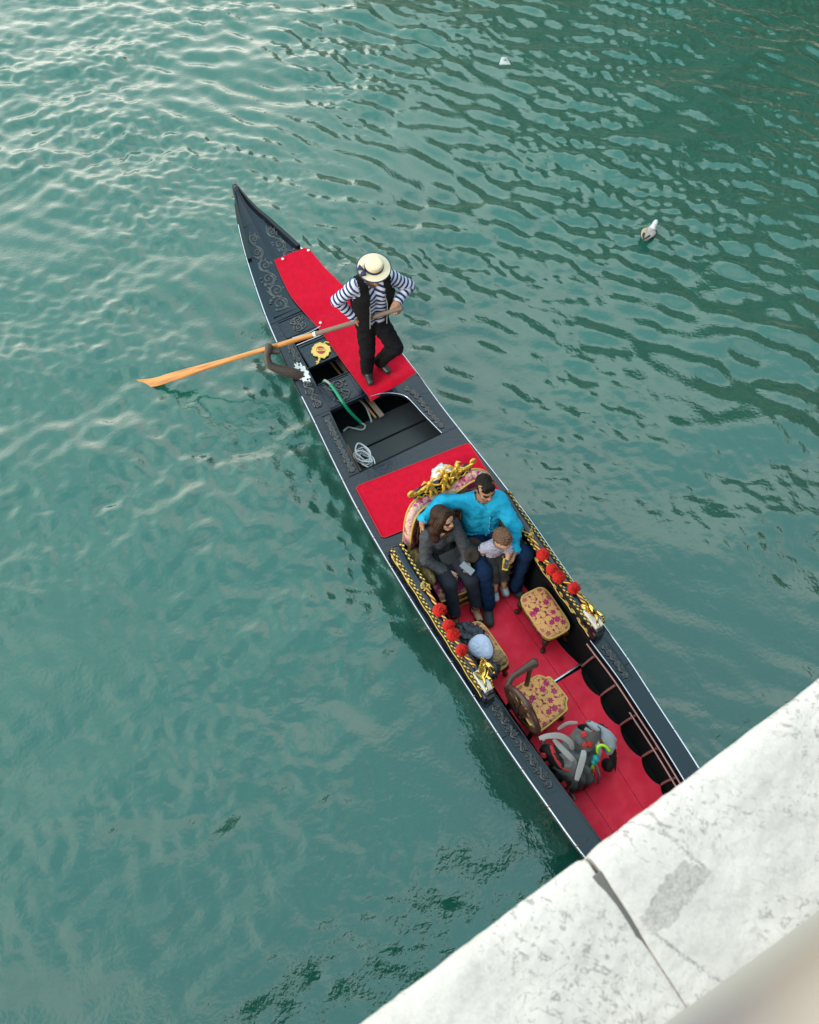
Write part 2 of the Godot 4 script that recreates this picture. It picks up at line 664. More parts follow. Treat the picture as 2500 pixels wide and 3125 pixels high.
func make_bridge() -> void:
	var t := thing("stone_bridge", "white stone bridge cornice with worn slabs and a warm stone handrail", "bridge")
	var nz := fnoise(55, 3, 6.0)
	var fine := fnoise(56, 2, 25.0)
	var top := 6.1
	var joints := [5.2, 3.42, 2.022, 0.62, -0.9, -2.4]
	var ex := func(z: float) -> float: return 3.985 + (z - 2.47) * 0.058
	for k in joints.size() - 1:
		var za: float = joints[k] - 0.0008
		var zb: float = joints[k + 1] + 0.0008
		var rows := []
		var nn := 90
		var lift: float = [0.004, 0.0, 0.007, -0.002, 0.003][k]
		for i in nn + 1:
			var z := lerpf(za, zb, float(i) / nn)
			var e: float = ex.call(z) + 0.0012 * nz.get_noise_1d(z) + 0.0016 * fine.get_noise_1d(z)
			# corners near the joints are knocked off
			var dj := minf(absf(z - za), absf(z - zb))
			e += 0.007 * pow(maxf(0.0, 1.0 - dj / 0.03), 2.0)
			var row := []
			row.append(Vector3(e + 0.05, top - 0.3, z))
			row.append(Vector3(e + 0.004, top - 0.24, z))
			row.append(Vector3(e, top - 0.03, z))
			for q in 24:
				var x := e + 0.008 + 0.62 * q / 23.0
				var y := top + lift + 0.0025 * nz.get_noise_2d(x * 2.0, z * 2.0)
				y -= 0.010 * pow(maxf(0.0, 1.0 - q / 1.5), 1.0)
				y -= 0.004 * pow(maxf(0.0, 1.0 - dj / 0.01), 1.0) * smoothstep(0.2, 0.1, x - e)
				row.append(Vector3(x, y, z))
			if i == 0 or i == nn:
				for q in row.size():
					var o := 0.0032 * smoothstep(0.17, 0.12, row[q].x - e) * (1.0 + 0.5 * fine.get_noise_1d(row[q].x))
					row[q].z += maxf(0.0, o) * (-1.0 if i == 0 else 1.0)
			rows.append(row)
		var m := MB.new()
		m.grid(rows, false, [Vector3(4.3, top - 0.4, (za + zb) / 2)])
		for e2 in [rows[0], rows[nn]]:
			for q in e2.size() - 1:
				m.quad(e2[q], e2[q + 1], Vector3(e2[q + 1].x, top - 0.3, e2[q + 1].z), Vector3(e2[q].x, top - 0.3, e2[q].z), Vector3(4.3, top - 0.1, (za + zb) / 2))
		part("cornice_slab", m, M.stone, t)
	for k in range(1, joints.size() - 1):
		var m := MB.new()
		var z: float = joints[k]
		m.box(Vector3(4.295, top - 0.153, z), Vector3(0.6, 0.3, 0.03), 0.002)
		part("mortar_joint", m, M.mortar, t)
	var p := MB.new()
	p.box(Vector3(4.36, 6.72, 1.3), Vector3(0.26, 1.30, 9.0), 0.01)
	part("parapet_panel", p, M.stone_plain, t)
	var hr := MB.new()
	var rows := []
	for i in 121:
		var z := -2.2 + 7.0 * i / 120.0
		var row := []
		var w := 0.004 * nz.get_noise_1d(z * 3.0)
		for q in [[4.11, 7.44], [4.10, 7.57], [4.047, 7.588], [4.0400, 7.60], [4.0405, 7.618], [4.051, 7.63], [4.16, 7.636], [4.30, 7.636], [4.42, 7.628], [4.43, 7.60], [4.38, 7.57], [4.37, 7.44]]:
			row.append(Vector3(q[0] + w, q[1], z))
		rows.append(row)
	hr.grid(rows, false, [Vector3(4.235, 7.4, 1.3)])
	hr.box(Vector3(4.24, 7.41, 1.3), Vector3(0.25, 0.08, 7.0), 0.01)
	part("handrail", hr, M.stone_warm, t)
	# body of the bridge: face and vault over the canal
	var body := MB.new()
	var arch := PackedVector2Array()
	var fa := []
	for i in 41:
		var z := -14.5 + 29.0 * i / 40.0
		fa.append([z, maxf(-1.0, 5.1 * (1.0 - pow(absf(z) / 14.5, 2.2)))])
	for i in 40:
		var z: float = fa[i][0]
		var zz: float = fa[i + 1][0]
		var ya: float = fa[i][1]
		var yb: float = fa[i + 1][1]
		body.quad(Vector3(4.12, ya, z), Vector3(4.12, yb, zz), Vector3(4.12, 5.8, zz), Vector3(4.12, 5.8, z), Vector3(5, 5.5, z))
		body.quad(Vector3(4.12, ya, z), Vector3(4.12, yb, zz), Vector3(20, yb, zz), Vector3(20, ya, z), Vector3(10, 30, z))
		body.quad(Vector3(20, ya, z), Vector3(20, yb, zz), Vector3(20, 5.8, zz), Vector3(20, 5.8, z), Vector3(15, 5.5, z))
	body.quad(Vector3(4.5, 6.05, -14.5), Vector3(20, 6.05, -14.5), Vector3(20, 6.05, 14.5), Vector3(4.5, 6.05, 14.5), Vector3(10, 0, 0))
	part("bridge_vault", body, M.stone_plain, t)


func make_palaces() -> void:
	var spec := [[-2.0, 11.0, 9.5, "plaster_ochre", "ochre plastered canal house next to the bridge"], [-13.5, 11.5, 11.0, "brick_wall", "tall brick canal house between two plastered ones"], [-25.5, 12.0, 10.0, "plaster_rose", "rose plastered canal house farthest from the bridge"]]
	for s in spec:
		var cx: float = s[0]
		var w: float = s[1]
		var h: float = s[2]
		var t := thing("canal_house", s[4], "house", "houses along the canal", Vector3(cx, 0, -14.0))
		var m := MB.new()
		m.box(Vector3(0, h / 2 - 0.8, -4.0), Vector3(w, h + 1.6, 8.0), 0.02)
		part("wall", m, M[s[3]], t)
		var bs := MB.new()
		bs.box(Vector3(0, 0.0, 0.05), Vector3(w + 0.05, 1.6, 0.3), 0.05)
		part("stone_base", bs, M.trim_stone, t)
		var rf := MB.new()
		rf.prism(PackedVector2Array([Vector2(-w / 2 - 0.5, 0.6), Vector2(w / 2 + 0.5, 0.6), Vector2(w / 2 + 0.5, -8.6), Vector2(-w / 2 - 0.5, -8.6)]), h + 0.002, h + 0.25, func(p: Vector2) -> float: return 1.6 * (1.0 - absf(p.y + 4.0) / 4.6) - 0.0)
		part("roof", rf, M.roof_tile, t)
		for fl in 2:
			for k in 5:
				var x := (k - 2) * w / 5.4
				var y := 3.2 + fl * 3.4
				var fr := MB.new()
				fr.box(Vector3(x, y + 1.05, 0.06), Vector3(1.5, 0.22, 0.22), 0.02)
				fr.box(Vector3(x, y - 1.05, 0.08), Vector3(1.6, 0.14, 0.3), 0.02)
				for sx in [-1, 1]:
					fr.box(Vector3(x + sx * 0.66, y, 0.05), Vector3(0.16, 1.92, 0.18), 0.02)
				var fo := part("window", fr, M.trim_stone, t)
				var gl := MB.new()
				gl.box(Vector3(x, y, 0.01), Vector3(1.16, 1.92, 0.08), 0.005)
				part("pane", gl, M.window_glass, fo)


var SH := [[-5.0, 1.75], [-4.0, 1.38], [-3.5, 1.15], [-3.0, 0.97], [-2.5, 0.84], [-2.0, 0.75], [-1.5, 0.68], [-1.0, 0.63], [-0.5, 0.585], [0.0, 0.562], [1.0, 0.552], [4.0, 0.54], [5.0, 0.62], [6.0, 0.85], [6.6, 1.05]]
var ZL := [[-3.97, 0.095], [-3.85, 0.14], [-3.54, 0.245], [-3.19, 0.335], [-2.8, 0.41], [-2.4, 0.475], [-2.0, 0.52], [-1.6, 0.562], [-1.1, 0.60], [-0.6, 0.645], [0.0, 0.695], [0.5, 0.718], [1.0, 0.728], [1.5, 0.73], [2.0, 0.722], [2.7, 0.712], [3.2, 0.69], [3.75, 0.655], [4.6, 0.53], [5.4, 0.32], [6.1, 0.12], [6.5, 0.05]]
var ZR := [[-3.97, 0.055], [-3.85, 0.045], [-3.62, -0.03], [-3.46, -0.11], [-3.09, -0.255], [-2.7, -0.385], [-2.4, -0.47], [-2.0, -0.55], [-1.6, -0.60], [-1.1, -0.63], [-0.6, -0.645], [0.0, -0.672], [0.5, -0.687], [1.0, -0.688], [1.5, -0.672], [2.0, -0.652], [2.6, -0.64], [3.0, -0.612], [3.67, -0.56], [4.6, -0.43], [5.4, -0.24], [6.1, -0.05], [6.5, 0.02]]
var KEEL := [[-3.97, 1.12], [-3.8, 0.78], [-3.5, 0.42], [-3.1, 0.14], [-2.6, -0.04], [-2.0, -0.11], [0.0, -0.14], [4.0, -0.13], [5.0, -0.02], [5.9, 0.35], [6.5, 0.85]]


func sh(x: float) -> float: return curve(SH, x)
func zl(x: float) -> float: return curve(ZL, x)
func zr(x: float) -> float: return curve(ZR, x)


# a plank of deck that follows the sheer: from x0 to x1, between za(x) and zb(x), its top yo above the sheer
func strip(m: MB, x0: float, x1: float, za, zb, yo: float, thick: float, cols := 2, crown := 0.0) -> void:
	var nn := maxi(2, int(absf(x1 - x0) / 0.06))
	var top := []
	var low := []
	for i in nn + 1:
		var x := lerpf(x0, x1, float(i) / nn)
		var a: float = za.call(x) if za is Callable else za
		var b: float = zb.call(x) if zb is Callable else zb
		var row := []
		for q in cols + 1:
			var s := float(q) / cols
			row.append(Vector3(x, sh(x) + yo + crown * (1.0 - pow(2.0 * s - 1.0, 2.0)), lerpf(a, b, s)))
		top.append(row)
		low.append([Vector3(x, sh(x) + yo - thick, a), Vector3(x, sh(x) + yo - thick, b)])
	var mid: Vector3 = top[nn / 2][cols / 2] - Vector3(0, 5, 0)
	m.grid(top, false, [mid])
	for i in nn:
		var c: Vector3 = (low[i][0] + low[i][1] + top[i][0]) / 3.0
		m.quad(top[i][0], top[i + 1][0], low[i + 1][0], low[i][0], c)
		m.quad(top[i][cols], top[i + 1][cols], low[i + 1][1], low[i][1], c)
		m.quad(low[i][0], low[i][1], low[i + 1][1], low[i + 1][0], c + Vector3(0, 5, 0))
	for e in [0, nn]:
		m.quad(top[e][0], top[e][cols], low[e][1], low[e][0], top[nn / 2][0])


# carved foliage: a winding stem with scrolls and leaves, lying on the deck between x0 and x1
func carve(m: MB, x0: float, x1: float, zc, half, rng: RandomNumberGenerator, yo := 0.004) -> void:
	var L := absf(x1 - x0)
	var zcf := func(x: float) -> float: return zc.call(x) if zc is Callable else zc
	var hf := func(x: float) -> float: return half.call(x) if half is Callable else half
	var P := func(x: float, z: float) -> Vector3: return Vector3(x, sh(x) + yo, z)
	var hm: float = hf.call((x0 + x1) / 2.0)
	var waves := maxi(1, roundi(L / (hm * 2.9)))
	var path := []
	var rr := []
	var nn := waves * 16
	for i in nn + 1:
		var s := float(i) / nn
		var x := lerpf(x0, x1, s)
		path.append(P.call(x, zcf.call(x) + hf.call(x) * 0.55 * sin(s * waves * TAU)))
		rr.append(0.009)
	m.tube(path, rr, 6, false, 1.1)
	for k in waves * 2:
		var s := (k + 0.5) / (waves * 2.0)
		var x := lerpf(x0, x1, s)
		var h: float = hf.call(x)
		var sgn := 1.0 if k % 2 == 0 else -1.0
		var cz: float = zcf.call(x) - sgn * h * 0.15
		var R := minf(h * 0.62, L / (waves * 2.0) * 0.55)
		var sp := []
		var sr := []
		for i in 26:
			var a := i / 25.0 * TAU * 1.45
			var r := R * (1.0 - i / 25.0 * 0.82)
			sp.append(P.call(x + cos(a * sgn + rng.randf_range(-0.03, 0.03) + PI * 0.3) * r, cz + sin(a * sgn + PI * 0.3) * r))
			sr.append(0.0095 * (1.0 - 0.35 * i / 25.0))
		m.tube(sp, sr, 6, false, 1.1)
		m.ball(sp[25], Vector3(0.012, 0.008, 0.012), 6, 4)
		for q in 9:
			var a := rng.randf() * TAU
			var b := P.call(x + cos(a) * R * 0.95, cz + sin(a) * R * 0.95) as Vector3
			var l := R * rng.randf_range(0.35, 0.65)
			var a2 := a + rng.randf_range(0.4, 1.2) * sgn
			var tip := b + Vector3(cos(a2) * l, 0, sin(a2) * l)
			if absf(tip.z - float(zcf.call(tip.x))) > h * 1.02 or tip.x < minf(x0, x1) - 0.01 or tip.x > maxf(x0, x1) + 0.01:
				continue
			tip.y = sh(tip.x) + yo
			m.tube([b, b.lerp(tip, 0.3), b.lerp(tip, 0.7), tip], [0.004, 0.013, 0.010, 0.002], 6, false, 0.9)


# a moulded frame: raised bars round a panel
func frame(m: MB, x0: float, x1: float, za, zb, w := 0.014, yo := 0.006) -> void:
	var fa := func(x: float) -> float: return za.call(x) if za is Callable else za
	var fb := func(x: float) -> float: return zb.call(x) if zb is Callable else zb
	strip(m, x0, x1, za, func(x: float) -> float: return fa.call(x) + w * signf(fb.call(x) - fa.call(x)), yo, yo + 0.002)
	strip(m, x0, x1, func(x: float) -> float: return fb.call(x) - w * signf(fb.call(x) - fa.call(x)), zb, yo, yo + 0.002)
	strip(m, x0, x0 + w * signf(x1 - x0), fa, fb, yo + 0.0015, yo + 0.003)
	strip(m, x1 - w * signf(x1 - x0), x1, fa, fb, yo + 0.0015, yo + 0.003)


func make_gondola() -> void:
	var rng := RandomNumberGenerator.new()
	rng.seed = 77
	var g := thing("gondola", "black lacquered gondola with carved decks, chrome rails and red carpets", "gondola")
	# hull shell
	var m := MB.new()
	var rows := []
	var ins := []
	for i in 121:
		var x := -3.97 + 10.47 * i / 120.0
		var a := zl(x) - 0.006
		var b := zr(x) + 0.006
		var c := (a + b) / 2.0
		var t := sh(x) - 0.012
		var k := minf(curve(KEEL, x), t - 0.03)
		var row := []
		for s in [[1.0, 1.0], [0.97, 0.7], [0.88, 0.4], [0.74, 0.16], [0.6, 0.03], [0.25, 0.0], [-0.25, 0.0], [-0.6, 0.03], [-0.74, 0.16], [-0.88, 0.4], [-0.97, 0.7], [-1.0, 1.0]]:
			row.append(Vector3(x, lerpf(k, t, s[1]), c + (a - c) * s[0]))
		rows.append(row)
		ins.append(Vector3(x, t, c))
	m.grid(rows, false, ins)
	part("hull", m, M.hull_black, g)
	# stern post cap and the tip's metal shoe
	m = MB.new()
	m.tube([Vector3(-3.985, 1.02, 0.075), Vector3(-3.99, 1.22, 0.075), Vector3(-3.965, 1.345, 0.075), Vector3(-3.90, 1.36, 0.075)], [0.022, 0.028, 0.03, 0.02], 8)
	part("stern_cap", m, M.dark_metal, g)

	# stern deck with a low ridge along its middle
	m = MB.new()
	strip(m, -3.95, -2.352, zl, zr, 0.0, 0.03, 8, 0.018)
	part("stern_deck", m, M.lacquer, g)
	m = MB.new()
	var ridge := []
	for i in 20:
		var x := -3.93 + 1.5 * i / 19.0
		ridge.append(Vector3(x, sh(x) + 0.02, lerpf(0.075, 0.05, i / 19.0)))
	m.tube(ridge, 0.012, 6, true, 0.9)
	part("deck_ridge", m, M.lacquer, g)
	for s in [1, -1]:
		# bulwark at the rising tip
		m = MB.new()
		var e := zl if s > 0 else zr
		strip(m, -3.88, -3.12 if s > 0 else -3.06, func(x: float) -> float: return e.call(x) - s * 0.004, func(x: float) -> float: return e.call(x) - s * (0.018 + 0.03 * smoothstep(-3.96, -3.3, x)), 0.055, 0.06, 2)
		part("bulwark", m, M.hull_black, g)
		m = MB.new()
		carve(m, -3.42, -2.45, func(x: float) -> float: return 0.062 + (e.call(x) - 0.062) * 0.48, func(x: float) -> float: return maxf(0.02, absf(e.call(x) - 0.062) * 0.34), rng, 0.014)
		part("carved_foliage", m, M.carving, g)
		m = MB.new()
		frame(m, -3.5, -2.40, func(x: float) -> float: return 0.062 + (e.call(x) - 0.062) * 0.10, func(x: float) -> float: return 0.062 + (e.call(x) - 0.062) * 0.84, 0.01, 0.018)
		part("panel_frame", m, M.lacquer, g)

	# cross pieces on the starboard half
	m = MB.new()
	strip(m, -2.348, -2.092, zl, zr, 0.0, 0.03, 6, 0.006)
	part("cross_deck", m, M.lacquer, g)
	m = MB.new()
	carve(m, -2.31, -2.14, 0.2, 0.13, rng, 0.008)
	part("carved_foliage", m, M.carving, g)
	m = MB.new()
	frame(m, -2.335, -2.108, 0.05, 0.40, 0.01, 0.012)
	part("panel_frame", m, M.lacquer, g)
	# port half of the stern deck, under the carpet
	m = MB.new()
	strip(m, -2.088, -1.075, func(x: float) -> float: return 0.0, zr, 0.0, 0.03, 4)
	part("port_deck", m, M.lacquer, g)
	# starboard side strip beside the hatches
	var inner := func(x: float) -> float: return lerpf(0.345, 0.40, (x + 2.09) / 0.97)
	m = MB.new()
	strip(m, -2.088, -1.122, zl, inner, 0.0, 0.03, 3)
	part("side_deck", m, M.lacquer, g)
	m = MB.new()
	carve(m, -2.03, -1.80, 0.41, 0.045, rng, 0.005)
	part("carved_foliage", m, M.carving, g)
	# chrome lips of the narrow slot
	for x in [-2.088, -1.985]:
		m = MB.new()
		var p := []
		for k in 9:
			var s := k / 8.0
			p.append(Vector3(x + 0.02 * sin(s * PI) * (1 if x < -2.0 else 0), sh(x) + 0.012, lerpf(0.345, 0.005, s)))
		m.tube(p, 0.0075, 6)
		part("chrome_lip", m, M.chrome, g)
	# panel with the coat of arms
	m = MB.new()
	strip(m, -1.98, -1.672, 0.342, 0.002, -0.006, 0.025, 2)
	part("arms_panel", m, M.lacquer, g)
	m = MB.new()
	frame(m, -1.975, -1.678, 0.335, 0.004, 0.022, 0.003)
	part("panel_frame", m, M.lacquer, g)
	make_arms(g)
	# deck before the hatch
	m = MB.new()
	strip(m, -1.442, -1.122, func(x: float) -> float: return inner.call(x) - 0.001, 0.001, 0.0, 0.03, 3)
	part("cross_deck", m, M.lacquer, g)
	m = MB.new()
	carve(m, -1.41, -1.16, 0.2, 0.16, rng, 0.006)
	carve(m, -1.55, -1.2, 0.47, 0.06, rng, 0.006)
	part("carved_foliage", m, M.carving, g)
	m = MB.new()
	frame(m, -1.435, -1.13, func(x: float) -> float: return inner.call(x) - 0.01, 0.012, 0.016, 0.008)
	part("panel_frame", m, M.lacquer, g)
	for q in [[-1.672, 0.345, 0.012], [-1.44, 0.385, 0.012]]:
		m = MB.new()
		m.box(Vector3(q[0], sh(q[0]) + 0.002, 0.19), Vector3(q[2], 0.04, 0.36), 0.003)
		part("hatch_coaming", m, M.lacquer, g)
	# starboard strip beside the cockpit, and the curved port one
	var s_in := func(x: float) -> float: return lerpf(0.405, 0.485, (x + 1.12) / 0.8)
	m = MB.new()
	strip(m, -1.118, -0.322, zl, s_in, -0.002, 0.03, 3)
	part("side_deck", m, M.lacquer, g)
	m = MB.new()
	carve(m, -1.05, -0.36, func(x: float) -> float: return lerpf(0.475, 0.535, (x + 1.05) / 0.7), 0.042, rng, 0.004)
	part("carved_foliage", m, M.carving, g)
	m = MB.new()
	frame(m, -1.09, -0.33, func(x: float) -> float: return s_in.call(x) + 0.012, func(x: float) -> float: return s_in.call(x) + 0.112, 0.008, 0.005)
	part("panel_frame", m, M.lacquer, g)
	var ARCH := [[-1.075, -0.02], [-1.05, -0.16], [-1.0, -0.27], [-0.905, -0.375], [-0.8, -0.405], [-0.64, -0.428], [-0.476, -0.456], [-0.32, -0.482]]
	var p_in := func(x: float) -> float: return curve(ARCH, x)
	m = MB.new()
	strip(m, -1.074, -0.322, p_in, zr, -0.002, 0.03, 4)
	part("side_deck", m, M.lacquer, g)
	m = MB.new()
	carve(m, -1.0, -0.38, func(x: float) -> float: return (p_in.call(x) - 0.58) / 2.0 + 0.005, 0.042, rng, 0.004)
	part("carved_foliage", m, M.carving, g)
	m = MB.new()
	var lip := []
	for i in 31:
		var x := -1.07 + 0.745 * i / 30.0
		lip.append(Vector3(x, sh(x) + 0.004, p_in.call(x) + 0.004))
	m.tube(lip, 0.006, 6)
	part("cockpit_lip", m, M.chrome, g)
	m = MB.new()
	m.box(Vector3(-1.108, sh(-1.1) - 0.006, 0.19), Vector3(0.018, 0.05, 0.42), 0.004)
	part("cockpit_lip", m, M.lacquer, g)
	# cockpit: bottom, walls, boards
	m = MB.new()
	strip(m, -2.3, -0.3, func(x: float) -> float: return zl(x) - 0.14, func(x: float) -> float: return zr(x) + 0.12, -0.5, 0.02)
	part("bottom_boards", m, M.dark_inside, g)
	for q in [[-0.985, -0.700], [-0.682, -0.36]]:
		m = MB.new()
		m.box(Vector3((q[0] + q[1]) / 2, 0.36, -0.07), Vector3(q[1] - q[0], 0.03, 0.95), 0.006)
		part("seat_board", m, M.board_black, g)
	m = MB.new()
	m.box(Vector3(-0.34, 0.30, -0.0), Vector3(0.03, 0.5, 1.0), 0.004)
	part("bulkhead", m, M.dark_inside, g)
	m = MB.new()
	var wall := []
	for i in 12:
		var x := -1.10 + 0.76 * i / 11.0
		wall.append([Vector3(x, sh(x) - 0.02, s_in.call(x) - 0.004), Vector3(x, 0.12, s_in.call(x) - 0.05)])
	m.grid(wall, false, [Vector3(-0.7, 0.3, 1.5)])
	part("red_lining", m, M.dark_red, g)
	# rear passenger deck
	m = MB.new()
	strip(m, -0.318, 0.60, zl, zr, -0.002, 0.03, 4)
	part("rear_deck", m, M.lacquer, g)
	# side decks along the passenger well
	var si := func(x: float) -> float: return curve([[0.6, 0.55], [2.24, 0.553], [2.66, 0.54], [3.0, 0.52], [3.38, 0.495], [3.75, 0.475], [4.6, 0.36], [5.2, 0.25]], x)
	var pi_ := func(x: float) -> float: return curve([[0.6, -0.50], [1.6, -0.485], [2.25, -0.462], [2.67, -0.467], [3.02, -0.45], [3.35, -0.43], [3.75, -0.39], [4.6, -0.28], [5.2, -0.16]], x)
	for s in [1, -1]:
		var e := zl if s > 0 else zr
		var w_ := si if s > 0 else pi_
		for q in [[0.604, 1.02], [1.026, 2.62], [2.626, 4.1], [4.106, 5.2]]:
			m = MB.new()
			strip(m, q[0], q[1], e, w_, -0.002, 0.03, 3)
			part("side_deck", m, M.lacquer, g)
		m = MB.new()
		var zc := func(x: float) -> float: return lerpf(e.call(x), w_.call(x), 0.62)
		if s > 0:
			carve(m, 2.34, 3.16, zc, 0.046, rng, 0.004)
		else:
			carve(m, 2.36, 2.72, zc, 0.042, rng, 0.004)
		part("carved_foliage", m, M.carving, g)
		m = MB.new()
		frame(m, 2.31, 3.2 if s > 0 else 2.75, func(x: float) -> float: return lerpf(e.call(x), w_.call(x), 0.30), func(x: float) -> float: return lerpf(e.call(x), w_.call(x), 0.93), 0.007, 0.004)
		part("panel_frame", m, M.lacquer, g)
		# inner wall down to the floor
		var inw := []
		var zf := func(x: float) -> float: return curve([[0.6, 0.43], [2.4, 0.43], [3.0, 0.42], [3.7, 0.40], [4.6, 0.26], [5.2, 0.15]], x) if s > 0 else curve([[0.6, -0.42], [2.36, -0.395], [3.0, -0.365], [3.6, -0.355], [4.6, -0.22], [5.2, -0.1]], x)
		for i in 40:
			var x := 0.6 + 4.6 * i / 39.0
			inw.append([Vector3(x, sh(x) - 0.012, w_.call(x) - 0.001 * s), Vector3(x, sh(x) - 0.12, w_.call(x) + 0.012 * s), Vector3(x, 0.32, lerpf(w_.call(x), zf.call(x), 0.35)), Vector3(x, 0.13, zf.call(x))])
		m = MB.new()
		m.grid(inw, false, [Vector3(2.5, 0.4, 3.0 * s)])
		part("inner_wall", m, M.dark_inside, g)
		# chrome edge of the well, and the rails below it
		m = MB.new()
		var ed := []
		for i in 30:
			var x := 2.28 + 2.5 * i / 29.0
			ed.append(Vector3(x, sh(x) + 0.002, w_.call(x) - s * 0.004))
		m.tube(ed, 0.0065, 6)
		part("well_edge", m, M.chrome if s < 0 else M.lacquer, g)
		if s < 0:
			for q in [[2.27, 0.47, 0.022], [2.96, 0.41, 0.045]]:
				m = MB.new()
				var st := []
				for i in 24:
					var x := lerpf(q[0], 4.6, i / 23.0)
					st.append(Vector3(x, q[1], w_.call(x) + q[2]))
				m.tube(st, 0.009, 6)
				part("inner_rail", m, M.grab_rail, g)
			for q in [2.358, 2.67, 2.978, 3.298, 3.57, 3.9]:
				m = MB.new()
				m.tube(arc([Vector3(q, 0.165, zf.call(q) + 0.004), Vector3(q + 0.01, 0.27, zf.call(q) - 0.02), Vector3(q + 0.03, 0.41, w_.call(q) + 0.015)], 5), 0.012, 6)
				part("rib", m, M.grab_rail, g)
	# floor under the carpet
	m = MB.new()
	var fl := []
	for i in 30:
		var x := 0.6 + 4.6 * i / 29.0
		fl.append([Vector3(x, 0.13, curve([[0.6, 0.43], [2.4, 0.43], [3.7, 0.40], [5.2, 0.15]], x)), Vector3(x, 0.13, curve([[0.6, -0.42], [2.36, -0.395], [3.6, -0.355], [5.2, -0.1]], x))])
	m.grid(fl, false, [Vector3(2.5, -3, 0)])
	part("floor", m, M.dark_inside, g)
	m = MB.new()
	m.box(Vector3(0.585, 0.33, 0.0), Vector3(0.03, 0.42, 0.98), 0.004)
	part("bulkhead", m, M.dark_inside, g)
	# fore deck, out of sight under the bridge
	m = MB.new()
	strip(m, 5.2, 6.45, zl, zr, 0.0, 0.03, 4, 0.02)
	part("fore_deck", m, M.lacquer, g)

	# polished rail strips along both edges, in lengths
	for s in [1, -1]:
		var e := zl if s > 0 else zr
		var x := -3.55
		while x < 4.7:
			var l := 0.36
			if s > 0 and x > -2.15 and x < -1.45:
				x = -1.40
			m = MB.new()
			var p := []
			for i in 7:
				var xx := x + (l - 0.006) * i / 6.0
				p.append(Vector3(xx, sh(xx) + 0.002, e.call(xx) + s * 0.003))
			m.tube(p, 0.008, 8)
			part("rail_strip", m, M.chrome, g)
			if s > 0 and x > -0.9:
				m = MB.new()
				m.ball(Vector3(x - 0.003, sh(x) + 0.004, e.call(x) - s * 0.004), Vector3(0.008, 0.015, 0.015), 6, 4)
				part("rail_clip", m, M.pole_wood, g)
			x += l
		# rubbing strake just below
		m = MB.new()
		var p := []
		for i in 80:
			var xx := -3.8 + 9.0 * i / 79.0
			p.append(Vector3(xx, sh(xx) - 0.035, e.call(xx) + s * 0.004))
		m.tube(p, 0.011, 6)
		part("rubbing_strake", m, M.hull_black, g)
	make_armrests(g, si, pi_)
	# threshold bar across the floor
	m = MB.new()
	m.box(Vector3(2.352, 0.172, -0.02), Vector3(0.022, 0.012, 0.76), 0.004, Basis(Vector3.UP, 0.05))
	part("threshold_bar", m, M.chrome, g)


func make_arms(g: Node3D) -> void:
	# gilded cartouche with a red shield
	var c := Vector3(-1.82, sh(-1.82) + 0.002, 0.14)
	var m := MB.new()
	var poly := PackedVector2Array()
	for i in 40:
		var a := TAU * i / 40.0
		var r := 0.098 * (1.0 + 0.06 * sin(a * 11.0) + 0.05 * sin(a * 4.0 + 1.0) + 0.05 * sin(a * 19.0))
		poly.append(Vector2(c.x + cos(a) * r * 1.1, c.z + sin(a) * r))
	m.prism(poly, c.y - 0.004, c.y + 0.008)
	for q in [[Vector3(0.09, 0.006, 0.06), Vector3(0.125, 0.006, 0.085), Vector3(0.118, 0.006, 0.12)], [Vector3(0.10, 0.006, 0.075), Vector3(0.14, 0.006, 0.10), Vector3(0.15, 0.006, 0.13)], [Vector3(-0.06, 0.006, -0.06), Vector3(-0.08, 0.006, -0.10), Vector3(-0.05, 0.006, -0.125)]]:
		m.tube(arc([c + q[0], c + q[1], c + q[2]], 4), 0.009, 6, true, 0.7)
	var o := part("coat_of_arms", m, M.gold_paint, g)
	m = MB.new()
	poly = PackedVector2Array()
	for i in 24:
		var a := TAU * i / 24.0
		poly.append(Vector2(c.x + cos(a) * 0.056, c.z + 0.002 + sin(a) * 0.046))
	m.prism(poly, c.y + 0.008, c.y + 0.012)
	part("shield", m, M.shield_red, o)
	m = MB.new()
	m.box(c + Vector3(0, 0.0125, 0), Vector3(0.034, 0.005, 0.086), 0.001, Basis(Vector3.UP, -0.5))
	part("band", m, M.gold_paint, o)
	var tm := TextMesh.new()
	tm.text = "FRLP"
	tm.font_size = 16
	tm.pixel_size = 0.0018
	tm.depth = 0.002
	var tx := MeshInstance3D.new()
	tx.mesh = tm
	tx.material_override = M.shield_red
	tx.name = "lettering"
	o.add_child(tx)
	# reads from the bridge, along the band
	var along := Vector3(sin(0.5), 0, -cos(0.5))
	tx.transform = Transform3D(Basis(along, Vector3.UP.cross(along) * 1.0, Vector3.UP), c + Vector3(0, 0.0165, 0))


func rope_trim(g: Node3D, path: Array, r := 0.013) -> void:
	var m := MB.new()
	m.tube(path, r, 8)
	var o := part("trim_cord", m, M.rope_black, g)
	# yellow strands wound round the black cord
	var y := MB.new()
	var acc := 0.0
	var nxt := 0.02
	for k in path.size() - 1:
		var a: Vector3 = path[k]
		var b: Vector3 = path[k + 1]
		var d := (b - a).length()
		var t := (b - a).normalized()
		var side := t.cross(Vector3.UP).normalized()
		while nxt < acc + d:
			var p := a + t * (nxt - acc)
			for s in [-1.0, 1.0]:
				var off: Vector3 = (Vector3.UP * 0.75 + side * 0.66 * s) * r * 0.72
				var bs := Basis(t, Vector3.UP, side).rotated(Vector3.UP, 0.45)
				y.ball(p + off + t * (0.0 if s > 0 else 0.027), Vector3(0.018, 0.009, 0.009), 6, 4, bs)
			nxt += 0.054
		acc += d
	part("yellow_strand", y, M.rope_yellow, o)


